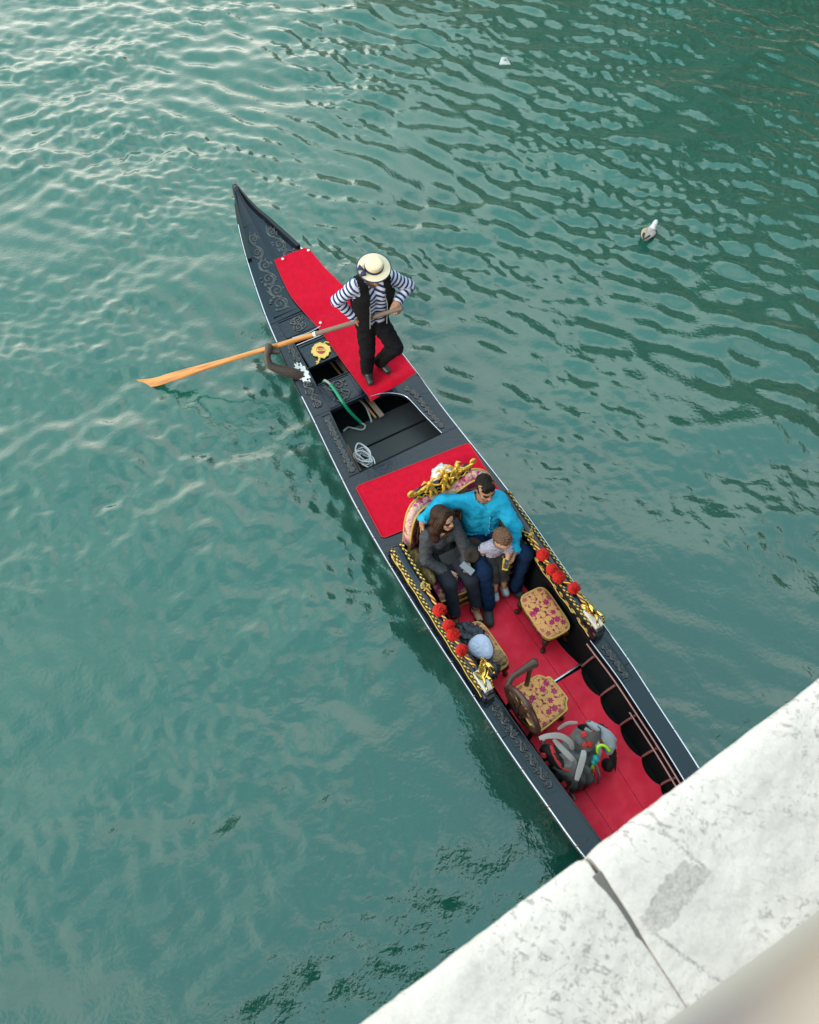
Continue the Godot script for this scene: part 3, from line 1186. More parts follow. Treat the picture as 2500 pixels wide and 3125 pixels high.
func make_armrests(g: Node3D, si, pi_) -> void:
	for s in [1, -1]:
		var m := MB.new()
		# a thick black board on edge with rounded top, rising in a scroll at its after end
		var zo := func(x: float) -> float: return (lerpf(0.665, 0.668, (x - 0.6) / 1.7) if s > 0 else lerpf(-0.615, -0.578, (x - 0.6) / 1.7))
		var zi := func(x: float) -> float: return (lerpf(0.575, 0.578, (x - 0.6) / 1.7) if s > 0 else lerpf(-0.515, -0.478, (x - 0.6) / 1.7))
		var ht := func(x: float) -> float: return 0.70 + 0.035 * smoothstep(1.0, 0.66, x) - 0.12 * pow(smoothstep(0.70, 0.60, x), 2.0) + 0.012 * smoothstep(1.8, 2.2, x)
		var rows := []
		var ins := []
		for i in 60:
			var x := 0.605 + 1.68 * i / 59.0
			var h: float = ht.call(x)
			var a: float = zo.call(x)
			var b: float = zi.call(x)
			rows.append([Vector3(x, 0.53, a), Vector3(x, h - 0.02, a), Vector3(x, h, lerpf(a, b, 0.15)), Vector3(x, h + 0.004, lerpf(a, b, 0.5)), Vector3(x, h, lerpf(a, b, 0.85)), Vector3(x, h - 0.02, b), Vector3(x, 0.53 if s > 0 else 0.40, b)])
			ins.append(Vector3(x, 0.55, (a + b) / 2))
		m.grid(rows, false, ins)
		for e in [0, 59]:
			for q in 5:
				m.tri(rows[e][0] if q < 3 else rows[e][6], rows[e][q], rows[e][q + 1], Vector3(1.4, 0.6, ins[e].z))
			m.tri(rows[e][0], rows[e][3], rows[e][6], Vector3(1.4, 0.6, ins[e].z))
		var arm := part("armrest", m, M.lacquer, g)
		# front scroll block
		m = MB.new()
		m.box(Vector3(2.275, 0.60, (zo.call(2.27) + zi.call(2.27)) / 2), Vector3(0.07, 0.14, 0.115), 0.02)
		part("scroll_block", m, M.hull_black, arm)
		# rope trims along both top edges
		for e in [zo, zi]:
			var p := []
			for i in 40:
				var x := 0.61 + (1.62 if e == zo or s < 0 else 0.55) * i / 39.0
				var h: float = ht.call(x)
				p.append(Vector3(x, h - 0.004 if e == zi else h - 0.022, e.call(x) + (0.004 * s if e == zo else -0.004 * s)))
			rope_trim(arm, p, 0.014)
		# gilded carving on the face towards the bridge and inside
		m = MB.new()
		var rng := RandomNumberGenerator.new()
		rng.seed = 5 + s
		var zf := zo if s > 0 else zi
		var base := 0.575 if s > 0 else 0.54
		var wav := []
		for i in 90:
			var x := 0.66 + 1.58 * i / 89.0
			wav.append(Vector3(x, base + 0.012 * sin(x * 24.0), zf.call(x) + (0.006 if s > 0 else 0.008)))
		m.tube(wav, 0.0065, 5, true)
		for k in 16:
			var x := 0.68 + 1.5 * k / 15.0
			var c := Vector3(x, base + 0.028 + 0.012 * (k % 2), zf.call(x) + (0.005 if s > 0 else 0.007))
			var sp := []
			for i in 12:
				var a := i / 11.0 * TAU * 1.2 + k
				var r := 0.03 * (1.0 - i / 14.0)
				sp.append(c + Vector3(cos(a) * r * 1.3, sin(a) * r * 0.8, 0.002))
			if s < 0 or k < 4:
				m.tube(sp, 0.005, 5, false)
		part("gilded_carving", m, M.gold_paint, arm)
		# little plinth that carries the brass sea horse
		m = MB.new()
		m.box(Vector3(2.165, 0.722, (zo.call(2.16) + zi.call(2.16)) / 2), Vector3(0.20, 0.045, 0.082), 0.006)
		part("plinth", m, M.white_paint, arm)


# gold damask with a crimson floral print, half a metre across
func brocade_image(seed_: int, ground: Vector3, flower: Vector3, density: int, big: float) -> ImageTexture:
	var sz := 512
	var img := Image.create(sz, sz, false, Image.FORMAT_RGB8)
	var rng := RandomNumberGenerator.new()
	rng.seed = seed_
	var nz := fnoise(seed_, 3, 0.03)
	for y in sz:
		for x in sz:
			var t := 1.0 + 0.10 * nz.get_noise_2d(x, y) + 0.06 * sin(x * 1.2) * sin(y * 1.2)
			img.set_pixel(x, y, lin(ground.x * t, ground.y * t, ground.z * t))
	var put := func(px: float, py: float, r: float, k: float) -> void:
		var f := lin(flower.x * k, flower.y * k, flower.z * k)
		for yy in range(int(py - r), int(py + r) + 1):
			for xx in range(int(px - r), int(px + r) + 1):
				if (xx - px) * (xx - px) + (yy - py) * (yy - py) <= r * r:
					img.set_pixel(posmod(xx, sz), posmod(yy, sz), f)
	var spots := []
	for k in density * 40:
		var p := Vector2(rng.randf() * sz, rng.randf() * sz)
		var ok := true
		for q in spots:
			var d: Vector2 = (p - q).abs()
			d = Vector2(minf(d.x, sz - d.x), minf(d.y, sz - d.y))
			if d.length() < 430.0 / sqrt(density):
				ok = false
				break
		if ok and spots.size() < density:
			spots.append(p)
	for k in spots.size():
		var p: Vector2 = spots[k]
		var tone := rng.randf_range(0.75, 1.3)
		var a0 := rng.randf() * TAU
		match k % 3:
			0:  # open flower
				var R := rng.randf_range(17, 23) * big
				for q in 6:
					var a := a0 + TAU * q / 6.0
					put.call(p.x + cos(a) * R, p.y + sin(a) * R, R * 0.52, tone)
					put.call(p.x + cos(a) * R * 1.55, p.y + sin(a) * R * 1.55, R * 0.22, tone)
				put.call(p.x, p.y, R * 0.8, tone)
				for q in 5:
					var a := a0 + TAU * q / 5.0
					for s in 7:
						var f := lin(ground.x * 0.9, ground.y * 0.75, ground.z * 0.8)
						img.set_pixel(posmod(int(p.x + cos(a) * s * 1.9), sz), posmod(int(p.y + sin(a) * s * 1.9), sz), f)
			1:  # curling leaf
				for s in 20:
					var u := s / 19.0
					var a := a0 + u * 1.1
					put.call(p.x + cos(a) * u * 46.0, p.y + sin(a) * u * 46.0, 1.5 + 9.0 * big * sin(u * PI), tone)
			_:  # bud on a stem
				put.call(p.x, p.y, 12.0 * big, tone)
				put.call(p.x + cos(a0) * 12.0, p.y + sin(a0) * 12.0, 7.0 * big, tone)
		var b := a0 + PI
		for s in 34:
			var u := s / 33.0
			var a := b + sin(u * 3.0) * 0.7
			put.call(p.x + cos(a) * u * 62.0, p.y + sin(a) * u * 62.0, 1.7, tone * 0.8)
			if s % 9 == 4:
				put.call(p.x + cos(a) * u * 62.0 + 8.0, p.y + sin(a) * u * 62.0 + 4.0, 4.5, tone * 0.9)
	img.generate_mipmaps()
	return ImageTexture.create_from_image(img)


# a padded shape: ring(a) gives the outline (x, z) at angle a
func cushion(m: MB, c: Vector3, ring, y0: float, y1: float, dome := 0.02, sides := 48) -> Array:
	var rows := []
	var out := []
	for s in [[0.0, y0, 0.985], [0.0, y0 + 0.008, 1.0], [0.0, y1 - 0.012, 1.0], [0.0, y1 - 0.003, 0.985], [0.35, y1, 0.94], [0.7, y1, 0.8], [0.9, y1, 0.5], [1.0, y1, 0.02]]:
		var row := []
		for q in sides:
			var p: Vector2 = ring.call(TAU * q / sides) * s[2]
			row.append(c + Vector3(p.x, s[1] + dome * s[0], p.y))
		rows.append(row)
	m.grid(rows, true, [c + Vector3(0, (y0 + y1) / 2, 0)])
	for q in sides + 1:
		var p: Vector2 = ring.call(TAU * q / sides)
		out.append(c + Vector3(p.x, y1 - 0.006, p.y))
	return out


func rounded(hx: float, hz: float, turn: float, power := 5.0):
	return func(a: float) -> Vector2:
		var k := pow(pow(absf(cos(a)), power) + pow(absf(sin(a)), power), -1.0 / power)
		return Vector2(cos(a) * k * hx, sin(a) * k * hz).rotated(turn)


func cabriole(m: MB, top: Vector3, outw: Vector3, h: float) -> void:
	var f := top - Vector3(0, h, 0)
	m.tube(arc([top, top + outw * 0.02 - Vector3(0, h * 0.2, 0), top + outw * 0.005 - Vector3(0, h * 0.62, 0), f + outw * 0.022 + Vector3(0, 0.022, 0), f + outw * 0.032 + Vector3(0, 0.008, 0)], 4), [0.030, 0.033, 0.034, 0.033, 0.03, 0.026, 0.023, 0.020, 0.018, 0.017, 0.017, 0.018, 0.020, 0.023, 0.024, 0.022, 0.014], 8)
	m.ball(f + outw * 0.03 + Vector3(0, 0.018, 0), Vector3(0.027, 0.018, 0.027), 8, 5)


func make_stool(c: Vector3, hx: float, hz: float, turn: float, label: String) -> void:
	var t := thing("brocade_stool", label, "stool", "stools on the red floor", Vector3(c.x, 0.161, c.z))
	var m := MB.new()
	var edge := cushion(m, Vector3.ZERO, rounded(hx, hz, turn), 0.235, 0.305, 0.018)
	part("seat_cushion", m, M.brocade, t)
	m = MB.new()
	m.tube(edge, 0.009, 6, false)
	part("piping", m, M.gold_cloth, t)
	m = MB.new()
	cushion(m, Vector3.ZERO, rounded(hx * 0.95, hz * 0.93, turn), 0.17, 0.245, 0.0, 36)
	part("apron", m, M.walnut, t)
	for sx in [-1, 1]:
		for sz in [-1, 1]:
			m = MB.new()
			var p := Vector2(sx * (hx - 0.04), sz * (hz - 0.035)).rotated(turn)
			var o := Vector2(sx, sz).normalized().rotated(turn)
			cabriole(m, Vector3(p.x, 0.21, p.y), Vector3(o.x, 0, o.y), 0.21)
			part("leg", m, M.walnut, t)


func cloth_sheet(m: MB, rows_pts: Array, thick: float) -> void:
	var low := []
	for r in rows_pts:
		var l := []
		for p in r:
			l.append(p - Vector3(0, thick, 0))
		low.append(l)
	var far: Vector3 = rows_pts[0][0] - Vector3(0, 40, 0)
	m.grid(rows_pts, false, [far])
	var nr := rows_pts.size()
	var nc: int = rows_pts[0].size()
	var mid: Vector3 = rows_pts[nr / 2][nc / 2]
	for r in nr - 1:
		for q in [0, nc - 1]:
			m.quad(rows_pts[r][q], rows_pts[r + 1][q], low[r + 1][q], low[r][q], mid)
	for q in nc - 1:
		for r in [0, nr - 1]:
			m.quad(rows_pts[r][q], rows_pts[r][q + 1], low[r][q + 1], low[r][q], mid)


func make_furniture() -> void:
	var br := mat("brocade", 1, 1, 1, 0.75, 0.0, 0.4)
	br.albedo_texture = brocade_image(4, Vector3(0.56, 0.30, 0.10), Vector3(0.27, 0.005, 0.08), 46, 1.25)
	br.uv1_triplanar = true
	br.uv1_scale = Vector3(2.6, 2.6, 2.6)
	var br2 := mat("brocade_sofa", 1, 1, 1, 0.7, 0.0, 0.4)
	br2.albedo_texture = brocade_image(9, Vector3(0.38, 0.23, 0.10), Vector3(0.23, 0.006, 0.075), 60, 1.75)
	br2.uv1_triplanar = true
	br2.uv1_scale = Vector3(2.7, 2.7, 2.7)
	var br3 := mat("brocade_pale", 1, 1, 1, 0.7, 0.0, 0.45)
	br3.albedo_texture = brocade_image(12, Vector3(0.60, 0.42, 0.32), Vector3(0.34, 0.02, 0.12), 44, 1.45)
	br3.uv1_triplanar = true
	br3.uv1_scale = Vector3(2.2, 2.2, 2.2)
	mat("gold_cloth", 0.50, 0.34, 0.08, 0.6)
	var bg := mat("cushion_gold", 1, 1, 1, 0.7)
	bg.albedo_texture = noise_tex(256, 0.02, [lin(0.10, 0.06, 0.02), lin(0.24, 0.16, 0.06), lin(0.32, 0.23, 0.10)], [0.3, 0.5, 0.75], 31, 4)
	bg.uv1_triplanar = true
	bg.uv1_scale = Vector3(4, 4, 4)
	mat("pompom_red", 0.55, 0.012, 0.008, 0.9)
	var nz := fnoise(31, 3, 2.2)
	var m := MB.new()

	# carpet on the stern deck
	var LE := [[-3.02, 0.08], [-2.75, 0.11], [-2.49, 0.115], [-2.09, 0.035], [-1.44, -0.006], [-1.0, -0.037]]
	var RE := [[-3.02, -0.29], [-2.98, -0.33], [-2.7, -0.382], [-2.458, -0.448], [-2.0, -0.53], [-1.44, -0.595], [-1.08, -0.622]]
	var rows := []
	for i in 71:
		var s := i / 70.0
		var row := []
		for q in 25:
			var u := q / 24.0
			var x := lerpf(-3.02, lerpf(-1.028, -1.085, u), s)
			var z := lerpf(curve(LE, x), curve(RE, x), u)
			var y := sh(x) + lerpf(0.034, 0.012, smoothstep(-2.4, -2.2, x))
			y += 0.010 * maxf(0.0, nz.get_noise_2d(x * 1.1, z * 1.7)) + 0.022 * smoothstep(0.93, 0.98, s) * exp(-pow((u - 0.55) / 0.3, 2.0))
			# the front edge sags over the cockpit opening, and a fold runs across
			y -= 0.03 * smoothstep(0.975, 1.0, s)
			y += 0.012 * exp(-pow((x + 1.30 + 0.1 * u) / 0.03, 2.0)) * smoothstep(0.3, 0.6, u)
			row.append(Vector3(x, y, z))
		rows.append(row)
	cloth_sheet(m, rows, 0.006)
	var cp := thing("stern_carpet", "long red carpet pinned along the stern deck under the gondolier", "carpet")
	part("carpet_sheet", m, M.red_carpet, cp)
	m = MB.new()
	var hem := []
	for r in rows:
		hem.append(r[0])
	m.tube(hem, 0.005, 5)
	hem = []
	for r in rows:
		hem.append(r[24])
	m.tube(hem, 0.005, 5)
	part("hem", m, M.carpet_edge, cp)
	for p in [Vector3(-2.99, 0.0, -0.008), Vector3(-2.975, 0.0, -0.318), Vector3(-2.122, 0.0, -0.014)]:
		m = MB.new()
		m.ball(Vector3(p.x, sh(p.x) + (0.04 if p.x < -2.4 else 0.022), p.z), Vector3(0.017, 0.010, 0.017), 10, 6)
		part("pin", m, M.white_paint, cp)

	# carpet on the rear deck, behind the seat
	var A := Vector2(-0.192, 0.60)
	var B := Vector2(-0.085, -0.655)
	var C := Vector2(0.57, -0.612)
	var D := Vector2(0.445, 0.648)
	m = MB.new()
	rows = []
	for i in 31:
		var row := []
		for q in 41:
			var u := i / 30.0
			var w := q / 40.0
			var p := A.lerp(D, u).lerp(B.lerp(C, u), w)
			# rounded corners
			var cu := absf(u - 0.5) * 2.0
			var cw := absf(w - 0.5) * 2.0
			var pull := pow(maxf(0.0, cu - 0.9) / 0.1, 2.0) * pow(maxf(0.0, cw - 0.93) / 0.07, 2.0) * 0.025
			p = p.lerp((A + B + C + D) / 4.0, pull)
			row.append(Vector3(p.x, sh(p.x) + 0.008 + 0.006 * maxf(0.0, nz.get_noise_2d(p.x * 1.3 + 7.0, p.y * 1.1)), p.y))
		rows.append(row)
	cloth_sheet(m, rows, 0.008)
	cp = thing("deck_carpet", "square red carpet on the deck behind the brocade seat", "carpet")
	part("carpet_sheet", m, M.red_carpet, cp)
	m = MB.new()
	hem = []
	for q in 41:
		hem.append(rows[0][q])
	for r in range(1, 31):
		hem.append(rows[r][40])
	for q in range(39, -1, -1):
		hem.append(rows[30][q])
	for r in range(29, -1, -1):
		hem.append(rows[r][0])
	m.tube(hem, 0.006, 5, false)
	part("hem", m, M.carpet_edge, cp)

	# fitted floor carpet in pieces, scalloped round the ribs
	cp = thing("floor_carpet", "bright red fitted carpet on the gondola floor under stools and chair", "carpet")
	var scallop := PackedVector2Array()
	var cusps := [2.368, 2.672, 2.98, 3.30, 3.57, 3.9, 4.3]
	for k in cusps.size() - 1:
		for s in 8:
			var u := s / 8.0
			var x := lerpf(cusps[k], cusps[k + 1], u)
			scallop.append(Vector2(x, lerpf(-0.374, -0.338, (x - 2.36) / 1.4) + 0.048 * pow(sin(u * PI), 0.7)))
	var pa := PackedVector2Array([Vector2(2.368, -0.152)])
	pa.append_array(scallop)
	pa.append_array(PackedVector2Array([Vector2(4.3, -0.28), Vector2(4.3, -0.085), Vector2(3.66, -0.093)]))
	var pieces := [pa, PackedVector2Array([Vector2(2.368, -0.148), Vector2(3.66, -0.089), Vector2(4.3, -0.081), Vector2(4.3, 0.243), Vector2(2.368, 0.249)]), PackedVector2Array([Vector2(2.368, 0.253), Vector2(4.3, 0.247), Vector2(4.3, 0.30), Vector2(3.72, 0.385), Vector2(2.368, 0.42)])]
	var pb := PackedVector2Array([Vector2(1.10, -0.150), Vector2(1.10, -0.40)])
	for s in 9:
		var u := s / 8.0
		pb.append(Vector2(lerpf(1.75, 2.336, u), -0.385 + 0.045 * sin(u * PI)))
	pb.append(Vector2(2.336, -0.152))
	pieces.append(pb)
	pieces.append(PackedVector2Array([Vector2(1.10, -0.146), Vector2(2.336, -0.148), Vector2(2.336, 0.42), Vector2(1.10, 0.42)]))
	for p in pieces:
		m = MB.new()
		m.prism(p, 0.1302, 0.160)
		part("carpet_piece", m, M.red_floor, cp)

	make_sofa()
	make_stool(Vector3(1.828, 0, -0.292), 0.245, 0.142, 0.03, "brocade stool with nothing on it, beside the port armrest")
	make_stool(Vector3(1.835, 0, 0.385), 0.250, 0.128, -0.02, "brocade stool with a jacket and a white hat lying on it")
	make_chair()
	make_oar_and_lock()
	for s in [1, -1]:
		make_sea_horse(s)
		make_garland(s)


func make_sofa() -> void:
	var t := thing("brocade_sofa", "crimson and gold brocade sofa with gilded cherub crest", "sofa")
	var m := MB.new()
	# seat block
	var rows := []
	for i in 25:
		var z := lerpf(0.475, -0.475, i / 24.0)
		var f := 1.24 + 0.035 * cos(z * 3.2)
		rows.append([Vector3(0.62, 0.47, z), Vector3(f - 0.10, 0.475, z), Vector3(f - 0.02, 0.46, z), Vector3(f, 0.43, z), Vector3(f, 0.34, z), Vector3(f + 0.012, 0.32, z), Vector3(f + 0.004, 0.162, z)])
	m.grid(rows, false, [Vector3(0.9, 0.2, 0)])
	for e in [0, 24]:
		for q in 5:
			m.tri(Vector3(0.62, 0.162, rows[e][0].z), rows[e][q], rows[e][q + 1], Vector3(0.9, 0.3, 0))
		m.tri(Vector3(0.62, 0.162, rows[e][0].z), rows[e][5], rows[e][6], Vector3(0.9, 0.3, 0))
	part("seat", m, M.brocade_sofa, t)
	m = MB.new()
	for k in [3, 5, 6]:
		var p := []
		for r in rows:
			p.append(r[k] + Vector3(0.004, 0.006 if k == 6 else 0.0, 0))
		m.tube(p, 0.010, 6)
	part("seat_piping", m, M.gold_cloth, t)
	# two-humped back that wraps round at its ends
	var top := func(z: float) -> float: return curve([[-0.50, 0.66], [-0.485, 0.86], [-0.44, 1.00], [-0.34, 1.09], [-0.24, 1.10], [-0.12, 1.045], [0.0, 1.0], [0.10, 1.005], [0.20, 1.045], [0.31, 1.07], [0.41, 1.03], [0.475, 0.92], [0.50, 0.78], [0.512, 0.64]], z)
	var wrap := func(z: float) -> float: return 0.12 * pow(absf(z) / 0.5, 4.0)
	rows = []
	var crown := []
	var inner := []
	var outer := []
	for i in 61:
		var z := lerpf(0.512, -0.50, i / 60.0)
		var h: float = top.call(z)
		var w: float = wrap.call(z)
		var fx := 0.60 + w
		rows.append([Vector3(fx + 0.05, 0.44, z * 0.93), Vector3(fx + 0.005, lerpf(0.44, h - 0.06, 0.5), z * 0.95), Vector3(fx - 0.035, h - 0.06, z * 0.96)])
		crown.append([Vector3(fx - 0.035, h - 0.06, z * 0.96), Vector3(fx - 0.055, h - 0.02, z * 0.98), Vector3(fx - 0.09, h, z), Vector3(fx - 0.13, h - 0.012, z), Vector3(fx - 0.145, h - 0.05, z), Vector3(fx - 0.12, 0.572, z)])
		inner.append(Vector3(fx - 0.032, h - 0.058, z * 0.96))
		outer.append(Vector3(fx - 0.125, h - 0.004, z))
	m = MB.new()
	m.grid(rows, false, [Vector3(0.2, 0.7, 0)])
	part("back_panel", m, M.brocade_sofa, t)
	m = MB.new()
	m.grid(crown, false, [Vector3(0.52, 0.6, 0)])
	part("back_roll", m, M.brocade_pale, t)
	m = MB.new()
	m.tube(inner, 0.010, 6)
	m.tube(outer, 0.009, 6)
	for s in [0.36, -0.36]:
		var p := []
		for i in 13:
			var a := PI * i / 12.0
			var z: float = s * 0.72 + 0.15 * cos(a)
			p.append(Vector3(0.60 + float(wrap.call(z)) + 0.035 - 0.05 * sin(a), 0.55 + 0.36 * sin(a), z))
		m.tube(p, 0.007, 6)
	part("back_piping", m, M.gold_cloth, t)
	for e in [0.46, -0.44]:
		m = MB.new()
		m.ball(Vector3(0.86, 0.53, e), Vector3(0.24, 0.10, 0.075), 16, 10)
		part("side_cushion", m, M.cushion_gold, t)
	make_crest(t, top)


func putto(m: MB, at: Vector3, lean: float, s: float, rng: RandomNumberGenerator) -> void:
	var up := Vector3(0, 1, lean).normalized()
	var hip := at + Vector3(0.005, 0.055, 0) * s
	var chest := hip + up * 0.07 * s
	m.tube([hip - up * 0.02 * s, hip, hip.lerp(chest, 0.5), chest, chest + up * 0.025 * s], [0.014 * s, 0.027 * s, 0.026 * s, 0.026 * s, 0.010 * s], 8)
	m.ball(chest + up * 0.05 * s + Vector3(0.004, 0, 0), Vector3(0.023, 0.026, 0.023) * s, 9, 7)
	for k in [-1.0, 1.0]:
		var z := Vector3(0, 0, k)
		var knee := hip + z * 0.028 * s + Vector3(0.035, -0.03, 0) * s
		m.tube([hip + z * 0.012 * s, knee, knee + Vector3(-0.005, -0.045, 0.012 * k) * s], [0.018 * s, 0.015 * s, 0.010 * s], 6)
		var el := chest + z * 0.042 * s + Vector3(0.015, -0.015 + 0.03 * rng.randf(), 0) * s
		m.tube([chest + z * 0.020 * s, el, el + Vector3(0.02, 0.02 * rng.randf_range(-1, 1.4), 0.03 * k) * s], [0.012 * s, 0.010 * s, 0.008 * s], 6)
		m.tube([chest + Vector3(-0.02, 0.01, 0.01 * k) * s, chest + Vector3(-0.035, 0.04, 0.04 * k) * s, chest + Vector3(-0.03, 0.02, 0.075 * k) * s], [0.012 * s, 0.016 * s, 0.003 * s], 6, true, 0.4)


func make_crest(t: Node3D, top) -> void:
	var rng := RandomNumberGenerator.new()
	rng.seed = 8
	# black board behind the figures
	var m := MB.new()
	var rows := []
	for i in 25:
		var z := lerpf(0.33, -0.28, i / 24.0)
		var h: float = top.call(z)
		var r := 0.03 + 0.085 * pow(sin(PI * i / 24.0), 0.8)
		rows.append([Vector3(0.50, h - 0.05, z), Vector3(0.49, h + 0.012, z), Vector3(0.455, h + r, z), Vector3(0.43, h + r, z), Vector3(0.435, h - 0.06, z)])
	m.grid(rows, false, [Vector3(0.46, 1.0, 0)])
	part("crest_board", m, M.hull_black, t)
	m = MB.new()
	# wavy gilt edging along the board
	var p := []
	for i in 61:
		var z := lerpf(0.30, -0.25, i / 60.0)
		p.append(Vector3(0.497 - 0.006 * sin(i * 0.9), float(top.call(z)) + 0.014 + 0.009 * sin(i * 0.8), z))
	m.tube(p, 0.0075, 6)
	var p2 := []
	for i in 49:
		var z := lerpf(0.22, -0.18, i / 48.0)
		p2.append(Vector3(0.485, float(top.call(z)) + 0.045 + 0.010 * sin(i * 1.1), z))
	m.tube(p2, 0.006, 6)
	# end scrolls
	for e in [[0.12, 0.345, 1.0], [-0.10, -0.30, -1.0]]:
		var sc := []
		var sr := []
		var h0: float = float(top.call(e[1]))
		for i in 10:
			var u := i / 9.0
			sc.append(Vector3(0.47, lerpf(1.12, h0 + 0.06, u) + 0.015 * sin(u * PI * 2.0), lerpf(e[0], e[1], u)))
			sr.append(lerpf(0.028, 0.016, u))
		var cc: Vector3 = sc[9] + Vector3(0, 0.035, 0)
		for i in 14:
			var a: float = -PI / 2 + i / 13.0 * TAU * 1.1
			var r := 0.035 * (1.0 - i / 18.0)
			sc.append(cc + Vector3(0.0, sin(a) * r, cos(a) * r * e[2]))
			sr.append(lerpf(0.016, 0.010, i / 13.0))
		m.tube(sc, sr, 8)
		for q in 4:
			var u := 0.2 + 0.2 * q
			var b := Vector3(0.48, lerpf(1.12, h0 + 0.06, u) + 0.02, lerpf(e[0], e[1], u))
			m.tube([b, b + Vector3(0.015, 0.03, 0.012 * e[2]), b + Vector3(0.02, 0.035, 0.035 * e[2])], [0.012, 0.013, 0.004], 6)
	putto(m, Vector3(0.475, 1.03, 0.135), 0.25, 1.02, rng)
	putto(m, Vector3(0.49, 1.04, 0.01), -0.05, 1.05, rng)
	putto(m, Vector3(0.465, 1.08, -0.095), -0.3, 1.05, rng)
	putto(m, Vector3(0.45, 1.09, -0.02), 0.35, 0.95, rng)
	part("gilded_crest", m, M.gilt, t)


func make_chair() -> void:
	var t := thing("carved_chair", "dark wooden armchair with openwork back and brocade seat", "chair", "", Vector3(2.51, 0.161, 0.22))
	var o := Vector3(2.51, 0.161, 0.22)
	# outline of the seat, measured at its top: curved corners cut in at the front
	var pts := [Vector2(-0.205, 0.135), Vector2(-0.207, -0.085), Vector2(-0.185, -0.125), Vector2(-0.15, -0.15), Vector2(-0.135, -0.185), Vector2(0.085, -0.205), Vector2(0.115, -0.175), Vector2(0.15, -0.155), Vector2(0.178, -0.13), Vector2(0.215, 0.165), Vector2(0.17, 0.205), Vector2(-0.12, 0.185)]
	var ring := func(a: float) -> Vector2:
		var u := fposmod(a / TAU, 1.0) * pts.size()
		var k := int(u)
		var f := u - k
		var np: int = pts.size()
		var p0: Vector2 = pts[(k + np - 1) % np]
		var p1: Vector2 = pts[k % np]
		var p2: Vector2 = pts[(k + 1) % np]
		var p3: Vector2 = pts[(k + 2) % np]
		return p1.lerp(p2, f).lerp(p1.cubic_interpolate(p2, p0, p3, f), 0.6)
	var m := MB.new()
	var edge := cushion(m, Vector3.ZERO, ring, 0.275, 0.335, 0.022, 60)
	part("seat_cushion", m, M.brocade, t)
	m = MB.new()
	m.tube(edge, 0.0095, 6, false)
	part("piping", m, M.gold_cloth, t)
	m = MB.new()
	cushion(m, Vector3.ZERO, func(a: float) -> Vector2: return ring.call(a) * 0.96, 0.21, 0.285, 0.0, 48)
	part("seat_frame", m, M.walnut, t)
	for p in [Vector3(-0.15, 0.25, -0.13), Vector3(0.13, 0.25, -0.14)]:
		m = MB.new()
		cabriole(m, p, Vector3(signf(p.x), 0, -1).normalized(), 0.25)
		part("leg", m, M.walnut, t)
	for p in [Vector3(-0.16, 0.25, 0.19), Vector3(0.17, 0.25, 0.20)]:
		m = MB.new()
		m.tube([p, p + Vector3(0, -0.12, 0.015), Vector3(p.x * 1.08, 0.005, p.z + 0.03)], [0.024, 0.021, 0.018], 8)
		part("leg", m, M.walnut, t)
	# oval back, raked outwards
	m = MB.new()
	var B := func(u: float, v_: float) -> Vector3: return Vector3(0.01 + u, 0.49 + v_, 0.222 + (v_ + 0.2) * 0.05 - u * 0.06)
	var loop := []
	for i in 33:
		var a := TAU * i / 32.0
		var wob := 1.0 + 0.05 * cos(a * 4.0)
		loop.append(B.call(cos(a) * 0.205 * wob, sin(a) * 0.25))
	m.tube(loop, 0.030, 8, false, 0.8, Vector3(0, 0.2, -1))
	part("back_hoop", m, M.walnut, t)
	m = MB.new()
	for s in [-1.0, 1.0]:
		m.tube(arc([B.call(0.02 * s, -0.22), B.call(0.05 * s, -0.05), B.call(0.035 * s, 0.05), B.call(0.075 * s, 0.14), B.call(0.05 * s, 0.22)], 5), 0.014, 6)
		m.tube(arc([B.call(0.05 * s, -0.05), B.call(0.11 * s, 0.0), B.call(0.17 * s, 0.02)], 5), 0.012, 6)
		m.tube(arc([B.call(0.07 * s, 0.13), B.call(0.12 * s, 0.10), B.call(0.15 * s, 0.12)], 5), 0.011, 6)
	m.tube([B.call(0, -0.2), B.call(0, 0.0), B.call(0, 0.1)], [0.02, 0.035, 0.018], 8, true, 0.4, Vector3(0, 0.2, -1))
	part("back_splat", m, M.walnut, t)
	for k in 3:
		m = MB.new()
		var a := 0.95 + 0.11 * k
		var cpos: Vector3 = B.call(cos(a) * 0.2 + 0.0, sin(a) * 0.24)
		m.ball(cpos, Vector3(0.016, 0.028, 0.030), 8, 6)
		part("carved_bead", m, M.walnut, t)
	# the arm on the side towards the stern
	m = MB.new()
	m.tube(arc([Vector3(-0.19, 0.57, 0.255), Vector3(-0.235, 0.60, 0.19), Vector3(-0.245, 0.605, 0.08), Vector3(-0.25, 0.60, -0.045), Vector3(-0.245, 0.585, -0.075)], 5), [0.028, 0.028, 0.027, 0.027, 0.026, 0.026, 0.026, 0.027, 0.027, 0.028, 0.030, 0.032, 0.034, 0.037, 0.040, 0.043, 0.045, 0.046, 0.046, 0.042, 0.025], 8, true, 0.55)
	part("arm", m, M.walnut, t)
	m = MB.new()
	m.tube(arc([Vector3(-0.245, 0.59, -0.02), Vector3(-0.225, 0.48, 0.0), Vector3(-0.19, 0.38, 0.03), Vector3(-0.175, 0.28, 0.05)], 4), 0.021, 8)
	part("arm_post", m, M.walnut, t)


